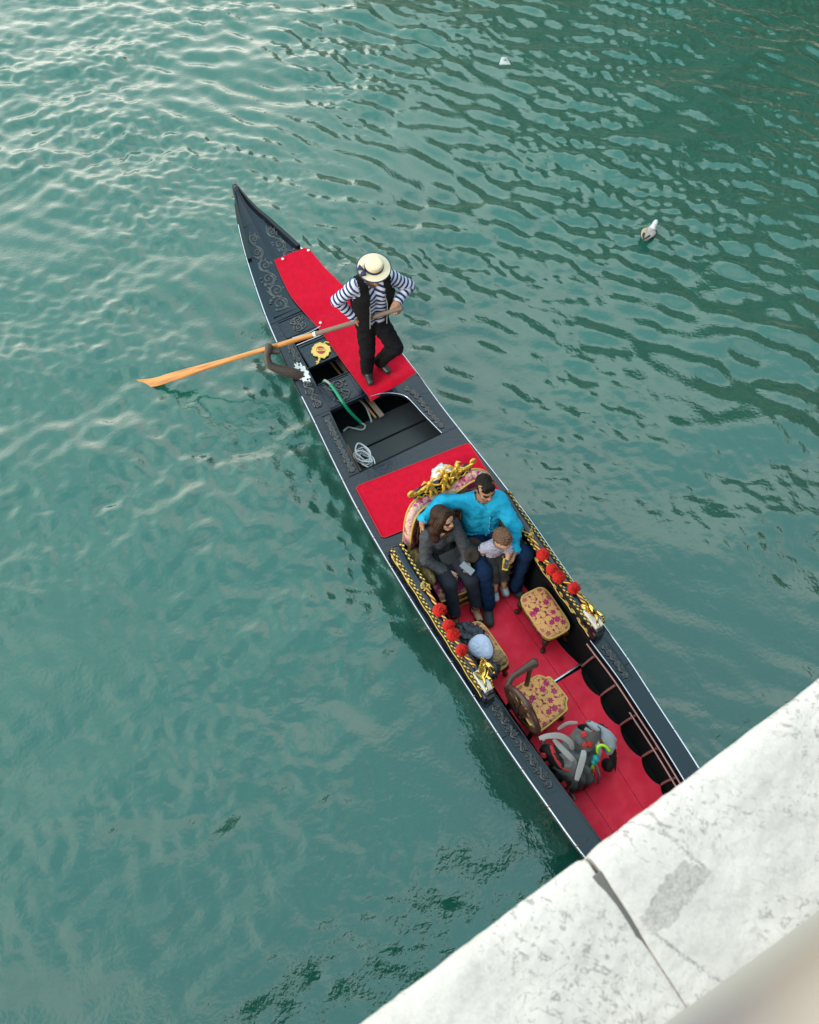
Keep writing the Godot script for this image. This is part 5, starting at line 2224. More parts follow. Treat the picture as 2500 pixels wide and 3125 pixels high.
func make_gondolier() -> void:
	var b := Flesh.new()
	# torso
	b.add(Vector3(-1.36, 1.42, -0.20), Vector3(-1.35, 1.42, -0.30), 0.100, 0.100, TROUSER)
	b.add(Vector3(-1.360, 1.47, -0.205), Vector3(-1.345, 1.80, -0.175), 0.095, 0.105, TORSO)
	b.add(Vector3(-1.350, 1.47, -0.300), Vector3(-1.325, 1.80, -0.355), 0.095, 0.105, TORSO)
	b.add(Vector3(-1.345, 1.80, -0.21), Vector3(-1.345, 1.93, -0.16), 0.10, 0.07, TORSO, 0.33)
	b.add(Vector3(-1.325, 1.80, -0.33), Vector3(-1.315, 1.93, -0.385), 0.10, 0.07, TORSO, 0.33)
	b.add(Vector3(-1.335, 1.94, -0.265), Vector3(-1.27, 2.06, -0.245), 0.056, 0.052, SKIN)
	limb(b, [Vector3(-1.355, 1.925, -0.095), Vector3(-1.45, 1.74, 0.055), Vector3(-1.365, 1.545, -0.06), Vector3(-1.352, 1.515, -0.082)], [0.062, 0.048, 0.033, 0.027], [SHIRT, SHIRT, SKIN])
	limb(b, [Vector3(-1.305, 1.93, -0.44), Vector3(-1.265, 1.755, -0.625), Vector3(-1.185, 1.71, -0.46), Vector3(-1.17, 1.70, -0.435)], [0.062, 0.048, 0.033, 0.027], [SHIRT, SHIRT, SKIN])
	limb(b, [Vector3(-1.365, 1.41, -0.19), Vector3(-1.295, 1.07, -0.155), Vector3(-1.315, 0.76, -0.15)], [0.088, 0.065, 0.050], [TROUSER, TROUSER])
	limb(b, [Vector3(-1.345, 1.41, -0.31), Vector3(-1.15, 1.12, -0.40), Vector3(-1.32, 0.80, -0.315)], [0.088, 0.066, 0.052], [TROUSER, TROUSER])
	b.add(Vector3(-1.325, 0.722, -0.15), Vector3(-1.185, 0.706, -0.118), 0.040, 0.032, SHOE)
	b.add(Vector3(-1.315, 0.76, -0.15), Vector3(-1.30, 0.72, -0.15), 0.038, 0.038, SHOE)
	b.add(Vector3(-1.345, 0.738, -0.322), Vector3(-1.225, 0.709, -0.348), 0.038, 0.031, SHOE)
	b.add(Vector3(-1.32, 0.80, -0.315), Vector3(-1.335, 0.75, -0.32), 0.038, 0.036, SHOE)
	var hc := Vector3(-1.225, 2.145, -0.235)
	var hd := head(hc, Vector3(0.75, -0.62, 0.12), Vector3.UP, 1.0, true, false)
	var od := Vector3(-1.906, -1.735, 2.262).normalized()
	# both hands close round the oar
	var h1 := hand(Vector3(-1.352, 1.527, -0.085), Vector3(0.35, -0.35, -0.55), Vector3(0.35, 0.25, 0.45) * -1.0 + Vector3(0.3, -0.5, 0), 1.5, 1.0, false)
	var h2 := hand(Vector3(-1.172, 1.722, -0.432), Vector3(0.45, -0.22, 0.45), Vector3(0.25, -0.9, 0.1), 1.5, 1.0, true)
	var t := person("gondolier in striped shirt, black vest and straw hat holding the oar", b, [hd, h1, h2], Color(0.34, 0.18, 0.115), Color(0.24, 0.09, 0.07), Color(0.02, 0.014, 0.012), Color(0.17, 0.095, 0.065))
	var cr := folds(61, 6.0)
	garment(t, "striped_shirt", b, [SHIRT, TORSO], 0.008, M.striped_cotton, cr, 0.006)
	garment(t, "trousers", b, [TROUSER], 0.010, M.black_trousers, cr, 0.012)
	garment(t, "vest", b, [TORSO], 0.026, M.black_fleece, cr, 0.006, func(p: Vector3, n: Vector3, _tag: int) -> bool:
		var zc := -0.262
		return n.x > -0.05 and absf(p.z - zc) < 0.082 + 0.02 * (1.75 - p.y) and p.x > -1.33)
	for sd in [-0.315, -0.15]:
		garment_shoe(t, b, sd)
	var hair := Flesh.new()
	hair.cell = 0.008
	hair.k = 0.02
	hair.add(hc + Vector3(-0.03, 0.03, 0), hc + Vector3(-0.06, -0.03, 0.0), 0.085, 0.075, HAIR)
	hair.solve()
	part("hair", flesh_mesh([hair.nets(0.0, [])]), M.hair_black, t)
	# vest zips
	for q in [[-0.175, -1.225], [-0.352, -1.205]]:
		var m := MB.new()
		m.tube(arc([Vector3(q[1] - 0.02, 1.87, q[0] + 0.02), Vector3(q[1] + 0.006, 1.72, q[0]), Vector3(q[1] - 0.004, 1.55, q[0] + 0.0), Vector3(q[1] - 0.014, 1.43, q[0])], 5), 0.0055, 5)
		part("zip", m, M.zip, t)
	# straw boater
	var hat := thing("straw_hat", "straw boater with navy ribbon on the gondolier's head", "hat")
	hat.transform = Transform3D(Basis.from_euler(Vector3(0.04, 0, -0.24)), Vector3(-1.20, 2.225, -0.228))
	var m := MB.new()
	m.lathe(Vector3.ZERO, [Vector2(0.0, 0.0), Vector2(0.085, 0.0), Vector2(0.152, -0.006), Vector2(0.155, -0.003), Vector2(0.152, 0.001), Vector2(0.086, 0.008)], 40)
	part("brim", m, M.straw, hat)
	m = MB.new()
	m.lathe(Vector3.ZERO, [Vector2(0.084, 0.0), Vector2(0.083, 0.035), Vector2(0.081, 0.070), Vector2(0.074, 0.082), Vector2(0.05, 0.088), Vector2(0.0, 0.089)], 36)
	part("crown", m, M.straw, hat)
	m = MB.new()
	m.lathe(Vector3.ZERO, [Vector2(0.0865, 0.006), Vector2(0.0875, 0.010), Vector2(0.0862, 0.036), Vector2(0.0845, 0.038)], 36)
	part("ribbon", m, M.navy, hat)
	m = MB.new()
	m.lathe(Vector3.ZERO, [Vector2(0.150, -0.009), Vector2(0.158, -0.007), Vector2(0.159, -0.001), Vector2(0.150, 0.003)], 40)
	part("brim_binding", m, M.navy, hat)
	m = MB.new()
	for q in [[Vector3(0.0, 0.02, 0.10), Vector3(-0.045, 0.035, 0.125), Vector3(-0.03, 0.015, 0.16)], [Vector3(0.0, 0.02, 0.10), Vector3(0.035, 0.035, 0.125), Vector3(0.025, 0.012, 0.155)]]:
		m.tube([q[0], q[1], q[2]], [0.010, 0.028, 0.010], 6, true, 0.35)
	m.ball(Vector3(0, 0.02, 0.10), Vector3(0.018, 0.018, 0.014), 8, 6)
	part("bow", m, M.navy, hat)


func garment_shoe(t: Node3D, b: Flesh, zc: float, mt: Material = null) -> void:
	garment(t, "shoe", b, [SHOE], 0.007, M.black_shoe if mt == null else mt, null, 0.0, func(p: Vector3, _n: Vector3, _tag: int) -> bool: return absf(p.z - zc) > 0.083)


const MAN_FACE := Vector3(0.93, -0.06, 0.12)


func make_man() -> void:
	var b := Flesh.new()
	b.add(Vector3(0.80, 0.575, -0.14), Vector3(0.83, 0.575, -0.27), 0.105, 0.105, TROUSER)
	b.add(Vector3(0.80, 0.64, -0.15), Vector3(0.755, 0.94, -0.165), 0.105, 0.110, TORSO)
	b.add(Vector3(0.83, 0.64, -0.26), Vector3(0.815, 0.94, -0.305), 0.105, 0.110, TORSO)
	b.add(Vector3(0.735, 0.985, -0.135), Vector3(0.815, 0.985, -0.335), 0.075, 0.075, TORSO)
	b.add(Vector3(0.765, 1.02, -0.235), Vector3(0.775, 1.13, -0.235), 0.058, 0.055, SKIN)
	limb(b, [Vector3(0.72, 1.0, -0.115), Vector3(0.60, 1.01, 0.10), Vector3(0.665, 0.975, 0.33), Vector3(0.685, 0.955, 0.355)], [0.066, 0.050, 0.038, 0.030], [SHIRT, SHIRT, SKIN])
	limb(b, [Vector3(0.845, 0.985, -0.37), Vector3(1.08, 0.80, -0.415), Vector3(1.225, 0.68, -0.325), Vector3(1.25, 0.665, -0.30)], [0.066, 0.050, 0.038, 0.030], [SHIRT, SHIRT, SKIN])
	limb(b, [Vector3(0.86, 0.575, -0.12), Vector3(1.23, 0.585, 0.01), Vector3(1.43, 0.285, 0.055)], [0.090, 0.068, 0.052], [TROUSER, TROUSER])
	limb(b, [Vector3(0.90, 0.575, -0.28), Vector3(1.275, 0.585, -0.425), Vector3(1.40, 0.285, -0.27)], [0.090, 0.068, 0.052], [TROUSER, TROUSER])
	b.add(Vector3(1.43, 0.215, 0.06), Vector3(1.575, 0.202, 0.125), 0.045, 0.036, SHOE)
	b.add(Vector3(1.40, 0.215, -0.27), Vector3(1.535, 0.202, -0.30), 0.045, 0.036, SHOE)
	var hc := Vector3(0.785, 1.215, -0.24)
	var hd := head(hc, MAN_FACE, Vector3.UP, 1.0, true, true)
	var h1 := hand(Vector3(0.693, 0.945, 0.362), Vector3(0.50, -0.60, 0.22), Vector3(0.2, -0.3, -0.55), 0.35, 1.0, false, 0.9)
	var h2 := hand(Vector3(1.245, 0.665, -0.305), Vector3(0.45, -0.12, 0.75), Vector3(-0.2, 0.75, 0.2), 0.7, 1.0, true)
	var t := person("man in turquoise shirt and jeans with his arm round the woman", b, [hd, h1, h2], Color(0.34, 0.18, 0.115), Color(0.24, 0.085, 0.07), Color(0.014, 0.01, 0.009), Color(0.16, 0.09, 0.065))
	var cr := folds(71, 5.5)
	garment(t, "turquoise_shirt", b, [SHIRT, TORSO], 0.011, M.turquoise, cr, 0.013)
	garment(t, "jeans", b, [TROUSER], 0.009, M.jeans, cr, 0.011)
	garment_shoe(t, b, 0.08, M.grey_shoe)
	garment_shoe(t, b, -0.285, M.grey_shoe)
	var m := MB.new()
	for q in [[Vector3(0.80, 1.045, -0.165), Vector3(0.85, 1.04, -0.19), Vector3(0.875, 1.005, -0.215)], [Vector3(0.84, 1.045, -0.305), Vector3(0.87, 1.035, -0.275), Vector3(0.880, 1.005, -0.245)]]:
		m.tube([q[0] + Vector3(-0.05, 0.0, 0.02 if q[0].z > -0.2 else -0.02), q[0], q[1], q[2]], [0.016, 0.026, 0.026, 0.008], 8, true, 0.35)
	part("collar", m, M.turquoise, t)
	m = MB.new()
	m.tube(arc([Vector3(0.893, 0.985, -0.23), Vector3(0.918, 0.92, -0.232), Vector3(0.928, 0.82, -0.228), Vector3(0.938, 0.70, -0.22)], 5), 0.012, 6, true, 0.45, Vector3(0, 0.2, 1))
	part("button_placket", m, M.turquoise, t)
	for k in 5:
		m = MB.new()
		m.ball(Vector3(0.905 + 0.009 * k, 0.965 - 0.062 * k, -0.231 + 0.002 * k) + Vector3(0.010, 0, 0), Vector3(0.004, 0.006, 0.006), 6, 4)
		part("button", m, M.plastic_white, t)
	m = MB.new()
	m.tube([Vector3(1.218, 0.690, -0.33), Vector3(1.228, 0.682, -0.322)], 0.037, 14, true, 0.95)
	part("wrist_watch", m, M.chrome, t)
	var hair := Flesh.new()
	hair.cell = 0.007
	hair.k = 0.02
	var f := MAN_FACE.normalized()
	var r := f.cross(Vector3.UP).normalized()
	var u := r.cross(f)
	hair.add(hc + u * 0.050 - f * 0.040, hc + u * 0.062 + f * 0.028, 0.074, 0.058, HAIR)
	hair.add(hc + u * 0.03 - f * 0.050, hc - u * 0.045 - f * 0.058, 0.074, 0.056, HAIR)
	hair.add(hc + u * 0.075 + f * 0.048 - r * 0.03, hc + u * 0.075 + f * 0.048 + r * 0.03, 0.032, 0.032, HAIR)
	for q in [-1.0, 1.0]:
		hair.add(hc + u * 0.03 + r * 0.060 * q - f * 0.01, hc - u * 0.012 + r * 0.068 * q + f * 0.006, 0.026, 0.012, HAIR)
	hair.solve()
	part("hair", flesh_mesh([hair.nets(0.0, [], null, fnoise(75, 2, 60.0), 0.010)]), M.hair_black, t)


func make_woman() -> void:
	var b := Flesh.new()
	b.add(Vector3(0.80, 0.555, 0.185), Vector3(0.80, 0.555, 0.30), 0.105, 0.105, TROUSER)
	b.add(Vector3(0.80, 0.62, 0.19), Vector3(0.775, 0.83, 0.165), 0.085, 0.088, TORSO)
	b.add(Vector3(0.80, 0.62, 0.285), Vector3(0.785, 0.83, 0.295), 0.085, 0.088, TORSO)
	b.add(Vector3(0.785, 0.885, 0.11), Vector3(0.79, 0.88, 0.345), 0.058, 0.058, TORSO)
	b.add(Vector3(0.845, 0.815, 0.175), Vector3(0.852, 0.80, 0.175), 0.055, 0.052, TORSO)
	b.add(Vector3(0.848, 0.812, 0.285), Vector3(0.855, 0.797, 0.285), 0.055, 0.052, TORSO)
	b.add(Vector3(0.79, 0.92, 0.225), Vector3(0.80, 1.02, 0.22), 0.048, 0.046, SKIN)
	b.add(Vector3(0.84, 0.885, 0.225), Vector3(0.83, 0.92, 0.225), 0.03, 0.03, SKIN)
	limb(b, [Vector3(0.79, 0.875, 0.365), Vector3(0.905, 0.69, 0.452), Vector3(1.045, 0.61, 0.345), Vector3(1.065, 0.60, 0.328)], [0.056, 0.044, 0.034, 0.026], [SHIRT, SHIRT, SKIN])
	limb(b, [Vector3(0.79, 0.88, 0.09), Vector3(0.965, 0.715, 0.068), Vector3(1.075, 0.65, 0.105), Vector3(1.09, 0.645, 0.112)], [0.056, 0.044, 0.034, 0.026], [SHIRT, SHIRT, SKIN])
	limb(b, [Vector3(0.85, 0.55, 0.31), Vector3(1.18, 0.555, 0.345), Vector3(1.365, 0.32, 0.395), Vector3(1.39, 0.25, 0.405)], [0.092, 0.062, 0.042, 0.034], [TROUSER, TROUSER, SKIN])
	limb(b, [Vector3(0.85, 0.55, 0.175), Vector3(1.235, 0.555, 0.15), Vector3(1.385, 0.32, 0.172), Vector3(1.41, 0.25, 0.18)], [0.092, 0.062, 0.042, 0.034], [TROUSER, TROUSER, SKIN])
	b.add(Vector3(1.40, 0.23, 0.18), Vector3(1.49, 0.200, 0.19), 0.034, 0.027, SKIN)
	b.add(Vector3(1.385, 0.215, 0.175), Vector3(1.40, 0.195, 0.178), 0.037, 0.034, SHOE)
	b.add(Vector3(1.475, 0.193, 0.19), Vector3(1.52, 0.190, 0.197), 0.032, 0.026, SHOE)
	b.add(Vector3(1.385, 0.20, 0.405), Vector3(1.48, 0.192, 0.41), 0.035, 0.028, SHOE)
	var hc := Vector3(0.805, 1.095, 0.21)
	var fw := Vector3(0.90, 0.10, -0.30)
	var hd := head(hc, fw, Vector3.UP, 0.95, false, true)
	var h1 := hand(Vector3(1.062, 0.605, 0.33), Vector3(0.80, -0.10, -0.50), Vector3(0.1, -0.8, -0.3), 0.55, 0.92, false, 0.4)
	var h2 := hand(Vector3(1.085, 0.648, 0.11), Vector3(0.85, -0.10, 0.40), Vector3(0.0, 0.9, 0.25), 0.75, 0.92, true)
	var t := person("woman in charcoal top and leggings with long brown hair and phone", b, [hd, h1, h2], Color(0.46, 0.26, 0.18), Color(0.42, 0.06, 0.06), Color(0.03, 0.015, 0.01), Color(0.3, 0.16, 0.11))
	var cr := folds(81, 6.0)
	garment(t, "charcoal_top", b, [SHIRT, TORSO], 0.009, M.charcoal_print, cr, 0.010)
	garment(t, "leggings", b, [TROUSER], 0.008, M.leggings, cr, 0.005)
	garment_shoe(t, b, 0.187, M.black_shoe)
	garment_shoe(t, b, 0.405, M.black_shoe)
	# long hair, parted, falling on both shoulders
	var r := fw.normalized().cross(Vector3.UP).normalized()
	var u := r.cross(fw.normalized())
	var f := fw.normalized()
	var hair := Flesh.new()
	hair.cell = 0.0075
	hair.k = 0.025
	hair.add(hc + u * 0.045 - f * 0.035, hc + u * 0.050 + f * 0.012, 0.082, 0.068, HAIR)
	hair.add(hc - f * 0.055 + u * 0.02, hc - f * 0.07 - u * 0.10, 0.078, 0.075, HAIR)
	for q in [-1.0, 1.0]:
		hair.add(hc + u * 0.088 + r * 0.022 * q + f * 0.030, hc + r * 0.066 * q + u * 0.045 + f * 0.040, 0.026, 0.024, HAIR)
		hair.add(hc + r * 0.066 * q + u * 0.045 + f * 0.040, hc + r * 0.083 * q - u * 0.02 + f * 0.022, 0.024, 0.027, HAIR)
		hair.add(hc + r * 0.083 * q - u * 0.02 + f * 0.022, hc + r * 0.090 * q - u * 0.10 + f * 0.0, 0.027, 0.036, HAIR)
	limb(hair, [hc - r * 0.085 - u * 0.08, Vector3(0.80, 0.96, 0.305), Vector3(0.845, 0.885, 0.315), Vector3(0.872, 0.815, 0.305)], [0.042, 0.045, 0.042, 0.016], [HAIR, HAIR, HAIR])
	limb(hair, [hc + r * 0.085 - u * 0.08, Vector3(0.80, 0.96, 0.145), Vector3(0.83, 0.90, 0.14)], [0.038, 0.04, 0.016], [HAIR, HAIR])
	limb(hair, [hc - f * 0.06 - u * 0.08, Vector3(0.745, 0.95, 0.23), Vector3(0.735, 0.84, 0.235)], [0.07, 0.07, 0.05], [HAIR, HAIR])
	hair.solve()
	var strands := fnoise(83, 3, 60.0)
	var hp := part("hair", flesh_mesh([hair.nets(0.0, [], null, strands, 0.005)]), M.hair_brown, t)
	# loose locks from the parting over the sides
	var rng := RandomNumberGenerator.new()
	rng.seed = 84
	for tone in [M.hair_brown, M.hair_light]:
		var ms := MB.new()
		for q in 34:
			var sd := -1.0 if q % 2 == 0 else 1.0
			var w := rng.randf()
			var top := hc + u * (0.124 - 0.03 * w) + f * lerpf(0.045, -0.075, w) + r * sd * 0.006
			var mid := hc + u * (0.055 - 0.02 * w) + f * lerpf(0.048, -0.085, w) + r * sd * lerpf(0.082, 0.065, w)
			var low := hc - u * 0.06 + f * lerpf(0.026, -0.11, w) + r * sd * lerpf(0.112, 0.085, w)
			var tip := (Vector3(0.88, 0.82, 0.30) if sd < 0 else Vector3(0.85, 0.89, 0.125)).lerp(Vector3(0.70, 0.86, 0.23), smoothstep(0.35, 0.8, w)) + Vector3(rng.randf_range(-0.02, 0.02), rng.randf_range(-0.03, 0.02), rng.randf_range(-0.03, 0.03))
			ms.tube(arc([top, mid, low, low.lerp(tip, 0.55) + Vector3(0.02, 0, 0) * (1.0 - w), tip], 5), rng.randf_range(0.0035, 0.006), 5, false)
		part("lock", ms, tone, hp)
	var m := MB.new()
	for q in [0.21, 0.252]:
		m.ball(Vector3(0.905, 0.795, q), Vector3(0.008, 0.018, 0.022), 10, 6)
	m.tube([Vector3(0.91, 0.805, 0.20), Vector3(0.915, 0.808, 0.262)], 0.004, 5)
	var g := part("sunglasses", m, M.black_shoe, t)
	g.set_meta("label", "sunglasses hooked in the neckline")


func make_child() -> void:
	var b := Flesh.new()
	b.k = 0.022
	b.cell = 0.010
	b.add(Vector3(1.10, 0.625, -0.125), Vector3(1.105, 0.625, -0.195), 0.062, 0.062, TROUSER)
	b.add(Vector3(1.11, 0.665, -0.145), Vector3(1.145, 0.785, -0.145), 0.066, 0.060, TORSO)
	b.add(Vector3(1.115, 0.665, -0.185), Vector3(1.155, 0.785, -0.195), 0.066, 0.060, TORSO)
	b.add(Vector3(1.135, 0.805, -0.115), Vector3(1.155, 0.805, -0.225), 0.040, 0.040, TORSO)
	b.add(Vector3(1.15, 0.82, -0.17), Vector3(1.17, 0.87, -0.185), 0.036, 0.036, SKIN)
	limb(b, [Vector3(1.13, 0.80, -0.105), Vector3(1.095, 0.745, -0.065), Vector3(1.09, 0.71, -0.05), Vector3(1.12, 0.655, -0.045)], [0.038, 0.034, 0.026, 0.020], [SHIRT, SKIN, SKIN])
	limb(b, [Vector3(1.16, 0.80, -0.235), Vector3(1.215, 0.735, -0.255), Vector3(1.24, 0.71, -0.25), Vector3(1.285, 0.675, -0.205)], [0.038, 0.034, 0.026, 0.020], [SHIRT, SKIN, SKIN])
	limb(b, [Vector3(1.13, 0.62, -0.125), Vector3(1.265, 0.575, -0.092), Vector3(1.325, 0.475, -0.07), Vector3(1.362, 0.375, -0.05)], [0.055, 0.044, 0.036, 0.028], [TROUSER, TROUSER, SKIN])
	limb(b, [Vector3(1.13, 0.62, -0.195), Vector3(1.305, 0.575, -0.170), Vector3(1.345, 0.475, -0.158), Vector3(1.37, 0.375, -0.15)], [0.055, 0.044, 0.036, 0.028], [TROUSER, TROUSER, SKIN])
	b.add(Vector3(1.36, 0.335, -0.048), Vector3(1.425, 0.305, -0.030), 0.034, 0.029, SHOE)
	b.add(Vector3(1.37, 0.335, -0.150), Vector3(1.43, 0.305, -0.140), 0.034, 0.029, SHOE)
	var hc := Vector3(1.185, 0.925, -0.198)
	var hd := head(hc, Vector3(0.70, -0.72, 0.08), Vector3.UP, 0.84, false, true)
	var h1 := hand(Vector3(1.122, 0.648, -0.046), Vector3(0.55, -0.20, 0.15), Vector3(0.1, -0.9, 0.0), 0.2, 0.6, false, 1.0)
	var h2 := hand(Vector3(1.285, 0.672, -0.202), Vector3(0.55, -0.30, 0.45), Vector3(0.0, -0.8, 0.2), 0.6, 0.6, true)
	var t := person("toddler with curly hair in a pale printed shirt on the man's lap", b, [hd, h1, h2], Color(0.46, 0.26, 0.18), Color(0.4, 0.12, 0.1), Color(0.09, 0.04, 0.02), Color(0.3, 0.16, 0.11))
	var cr := folds(91, 9.0)
	garment(t, "printed_shirt", b, [SHIRT, TORSO], 0.010, M.child_print, cr, 0.007)
	garment(t, "shorts", b, [TROUSER], 0.008, M.child_shorts, cr, 0.005)
	garment_shoe(t, b, -0.04, M.child_shoe)
	garment_shoe(t, b, -0.145, M.child_shoe)
	var hair := Flesh.new()
	hair.cell = 0.0065
	hair.k = 0.02
	hair.add(hc + Vector3(-0.03, 0.035, 0), hc + Vector3(0.02, 0.055, 0), 0.075, 0.068, HAIR)
	hair.add(hc + Vector3(-0.045, 0.0, 0), hc + Vector3(-0.05, -0.05, 0), 0.066, 0.05, HAIR)
	hair.solve()
	part("hair", flesh_mesh([hair.nets(0.0, [], null, fnoise(93, 2, 38.0), 0.016)]), M.hair_child, t)


# a heap of cloth: a flattened lump with folds
func heap(m: MB, c: Vector3, r: Vector3, turn: float, seed_: int, folds := 0.25, freq := 9.0, cols := 40, rws := 20) -> void:
	var nz := fnoise(seed_, 3, freq)
	var rows := []
	for k in rws + 1:
		var row := []
		var th := PI * k / rws
		for q in cols:
			var a := TAU * q / cols
			var d := Vector3(sin(th) * cos(a), cos(th), sin(th) * sin(a))
			var w := 1.0 + folds * nz.get_noise_3dv(d * 0.25 + Vector3(seed_, 0, 0)) + folds * 0.5 * nz.get_noise_3dv(d * 0.6)
			var p := Vector3(d.x * r.x, d.y * r.y, d.z * r.z) * w
			p.y = maxf(p.y, -r.y * 0.35)
			row.append(c + p.rotated(Vector3.UP, turn))
		rows.append(row)
	m.grid(rows, true, [c])


func make_small_things() -> void:
	mat("plastic_grey", 0.34, 0.37, 0.37, 0.5)
	mat("cap_white", 0.50, 0.53, 0.72, 0.7)
	mat("jacket_navy", 0.016, 0.021, 0.034, 0.5)
	mat("paper_brown", 0.23, 0.14, 0.08, 0.8)
	mat("felt_brown", 0.026, 0.017, 0.015, 0.9)
	mat("clutch_black", 0.020, 0.024, 0.028, 0.5)
	mat("phone_glass", 0.16, 0.19, 0.23, 0.08)
	mat("phone_case", 0.015, 0.02, 0.09, 0.4)
	mat("toy_yellow", 0.55, 0.40, 0.02, 0.4)
	mat("toy_red", 0.5, 0.03, 0.02, 0.4)
	mat("pack_grey", 0.10, 0.10, 0.105, 0.85)
	mat("pack_light", 0.30, 0.29, 0.295, 0.8)
	mat("pack_silver", 0.33, 0.37, 0.42, 0.5)
	mat("pack_red", 0.48, 0.02, 0.025, 0.75)
	mat("pack_black", 0.011, 0.011, 0.012, 0.8)
	mat("toy_green", 0.30, 0.62, 0.01, 0.35)
	mat("toy_teal", 0.0, 0.26, 0.27, 0.5)
	mat("gull_white", 0.50, 0.50, 0.56, 0.8)
	mat("gull_grey", 0.27, 0.24, 0.23, 0.85)
	mat("gull_tan", 0.38, 0.29, 0.20, 0.85)
	mat("gull_dark", 0.022, 0.018, 0.020, 0.8)
	var m := MB.new()

	# poles lying in the stern under the hatch
	m.tube([Vector3(-1.95, 0.46, 0.046), Vector3(-0.96, 0.395, -0.048)], 0.013, 8)
	single("boat_hook", "thin tan wooden pole lying under the stern hatch", "pole", m, M.pole_wood)
	m = MB.new()
	m.box(Vector3(-1.44, 0.435, -0.072), Vector3(1.02, 0.03, 0.055), 0.004, Basis(Vector3(1.0, -0.055, -0.075).normalized(), Vector3(0.055, 1, 0).normalized(), Vector3(0.075, 0, 1).normalized()))
	single("plank", "dusty grey plank lying beside the thin pole under the hatch", "plank", m, M.dusty_wood)

	# mooring rope: green sleeve over the deck edge, bare grey rope below
	var t := thing("mooring_rope", "rope in a green plastic sleeve looped from hatch to cockpit", "rope")
	m = MB.new()
	m.tube(arc([Vector3(-1.52, 0.52, 0.305), Vector3(-1.49, 0.62, 0.295), Vector3(-1.455, 0.695, 0.285)], 5), 0.017, 8)
	m.tube(arc([Vector3(-1.375, 0.700, 0.258), Vector3(-1.26, 0.688, 0.25), Vector3(-1.13, 0.672, 0.247), Vector3(-1.06, 0.53, 0.195), Vector3(-0.985, 0.395, 0.125)], 6), 0.0185, 8)
	part("green_sleeve", m, M.green_hose, t)
	m = MB.new()
	m.tube(arc([Vector3(-1.46, 0.69, 0.286), Vector3(-1.43, 0.70, 0.272), Vector3(-1.37, 0.70, 0.257)], 4), 0.014, 8)
	m.tube(arc([Vector3(-0.985, 0.393, 0.125), Vector3(-0.93, 0.388, 0.10), Vector3(-0.90, 0.386, 0.15), Vector3(-0.96, 0.386, 0.22), Vector3(-1.02, 0.36, 0.26), Vector3(-1.0, 0.36, 0.33)], 6), 0.011, 7)
	m.tube(arc([Vector3(-1.30, 0.50, 0.11), Vector3(-1.25, 0.46, 0.03), Vector3(-1.15, 0.42, -0.015), Vector3(-1.0, 0.388, 0.0), Vector3(-0.94, 0.388, 0.02)], 6), 0.011, 7)
	part("bare_rope", m, M.grey_rope, t)
	# white rope in a loose coil
	m = MB.new()
	var rng := RandomNumberGenerator.new()
	rng.seed = 19
	var keys := []
	for k in 34:
		var a := k * 1.25 + rng.randf_range(-0.3, 0.3)
		var r := rng.randf_range(0.05, 0.125)
		keys.append(Vector3(-0.56 + cos(a) * r * 1.15 + 0.03 * sin(k * 0.4), 0.386 + 0.0035 * k * rng.randf_range(0.2, 1.0), 0.315 + sin(a) * r * 0.75))
	m.tube(arc(keys, 5), 0.0085, 6)
	single("white_rope", "tangled white rope lying on the black cockpit boards", "rope", m, M.white_rope)
	m = MB.new()
	m.tube([Vector3(-0.80, 0.388, 0.385), Vector3(-0.375, 0.392, 0.425)], 0.012, 8)
	single("wooden_stick", "short orange brown stick along the red lining of cockpit", "stick", m, M.pole_wood)
	# white bag behind the sofa crest
	m = MB.new()
	heap(m, Vector3(0.165, 0.615, -0.19), Vector3(0.115, 0.145, 0.12), 0.4, 5, 0.3, 8.0)
	single("white_bag", "crumpled white bag on the red carpet behind the gilded crest", "bag", m, M.plastic_white)

	# things the passengers hold or have beside them
	t = thing("felt_hat", "dark brown felt hat between the woman and the man", "hat")
	t.transform = Transform3D(Basis.from_euler(Vector3(0.55, 0.2, -0.75)), Vector3(1.03, 0.655, 0.035))
	m = MB.new()
	var rows := []
	for k in 9:
		var row := []
		var pr: Vector2 = [Vector2(0.0, 0.0), Vector2(0.09, 0.0), Vector2(0.15, -0.006), Vector2(0.165, 0.006), Vector2(0.163, 0.010), Vector2(0.148, 0.0), Vector2(0.095, 0.008), Vector2(0.09, 0.01), Vector2(0.088, 0.012)][k]
		for q in 36:
			var a := TAU * q / 36.0
			row.append(Vector3(cos(a) * pr.x, pr.y + 0.12 * pr.x * cos(2.0 * a) * (pr.x / 0.165), sin(a) * pr.x * 0.85))
		rows.append(row)
	m.grid(rows, true, [Vector3(0, -0.2, 0)])
	part("brim", m, M.felt_brown, t)
	m = MB.new()
	m.lathe(Vector3.ZERO, [Vector2(0.088, 0.0), Vector2(0.084, 0.05), Vector2(0.072, 0.095), Vector2(0.05, 0.10), Vector2(0.02, 0.085), Vector2(0.0, 0.082)], 28)
	part("crown", m, M.felt_brown, t)
	m = MB.new()
	m.lathe(Vector3.ZERO, [Vector2(0.090, 0.004), Vector2(0.0905, 0.008), Vector2(0.0885, 0.03), Vector2(0.086, 0.032)], 28)
	part("hat_band", m, M.black_shoe, t)
	m = MB.new()
	m.box(Vector3(0.985, 0.655, 0.225), Vector3(0.015, 0.13, 0.20), 0.006, Basis.from_euler(Vector3(0.0, -0.08, 0.75)))
	single("clutch_bag", "flat black clutch bag standing on the woman's lap", "bag", m, M.clutch_black)
	t = thing("phone", "dark blue phone with grey screen in the woman's hand", "phone")
	t.transform = Transform3D(Basis.from_euler(Vector3(0.15, 0.35, -0.25)), Vector3(1.170, 0.683, 0.158))
	m = MB.new()
	m.box(Vector3.ZERO, Vector3(0.145, 0.009, 0.072), 0.003)
	part("case", m, M.phone_case, t)
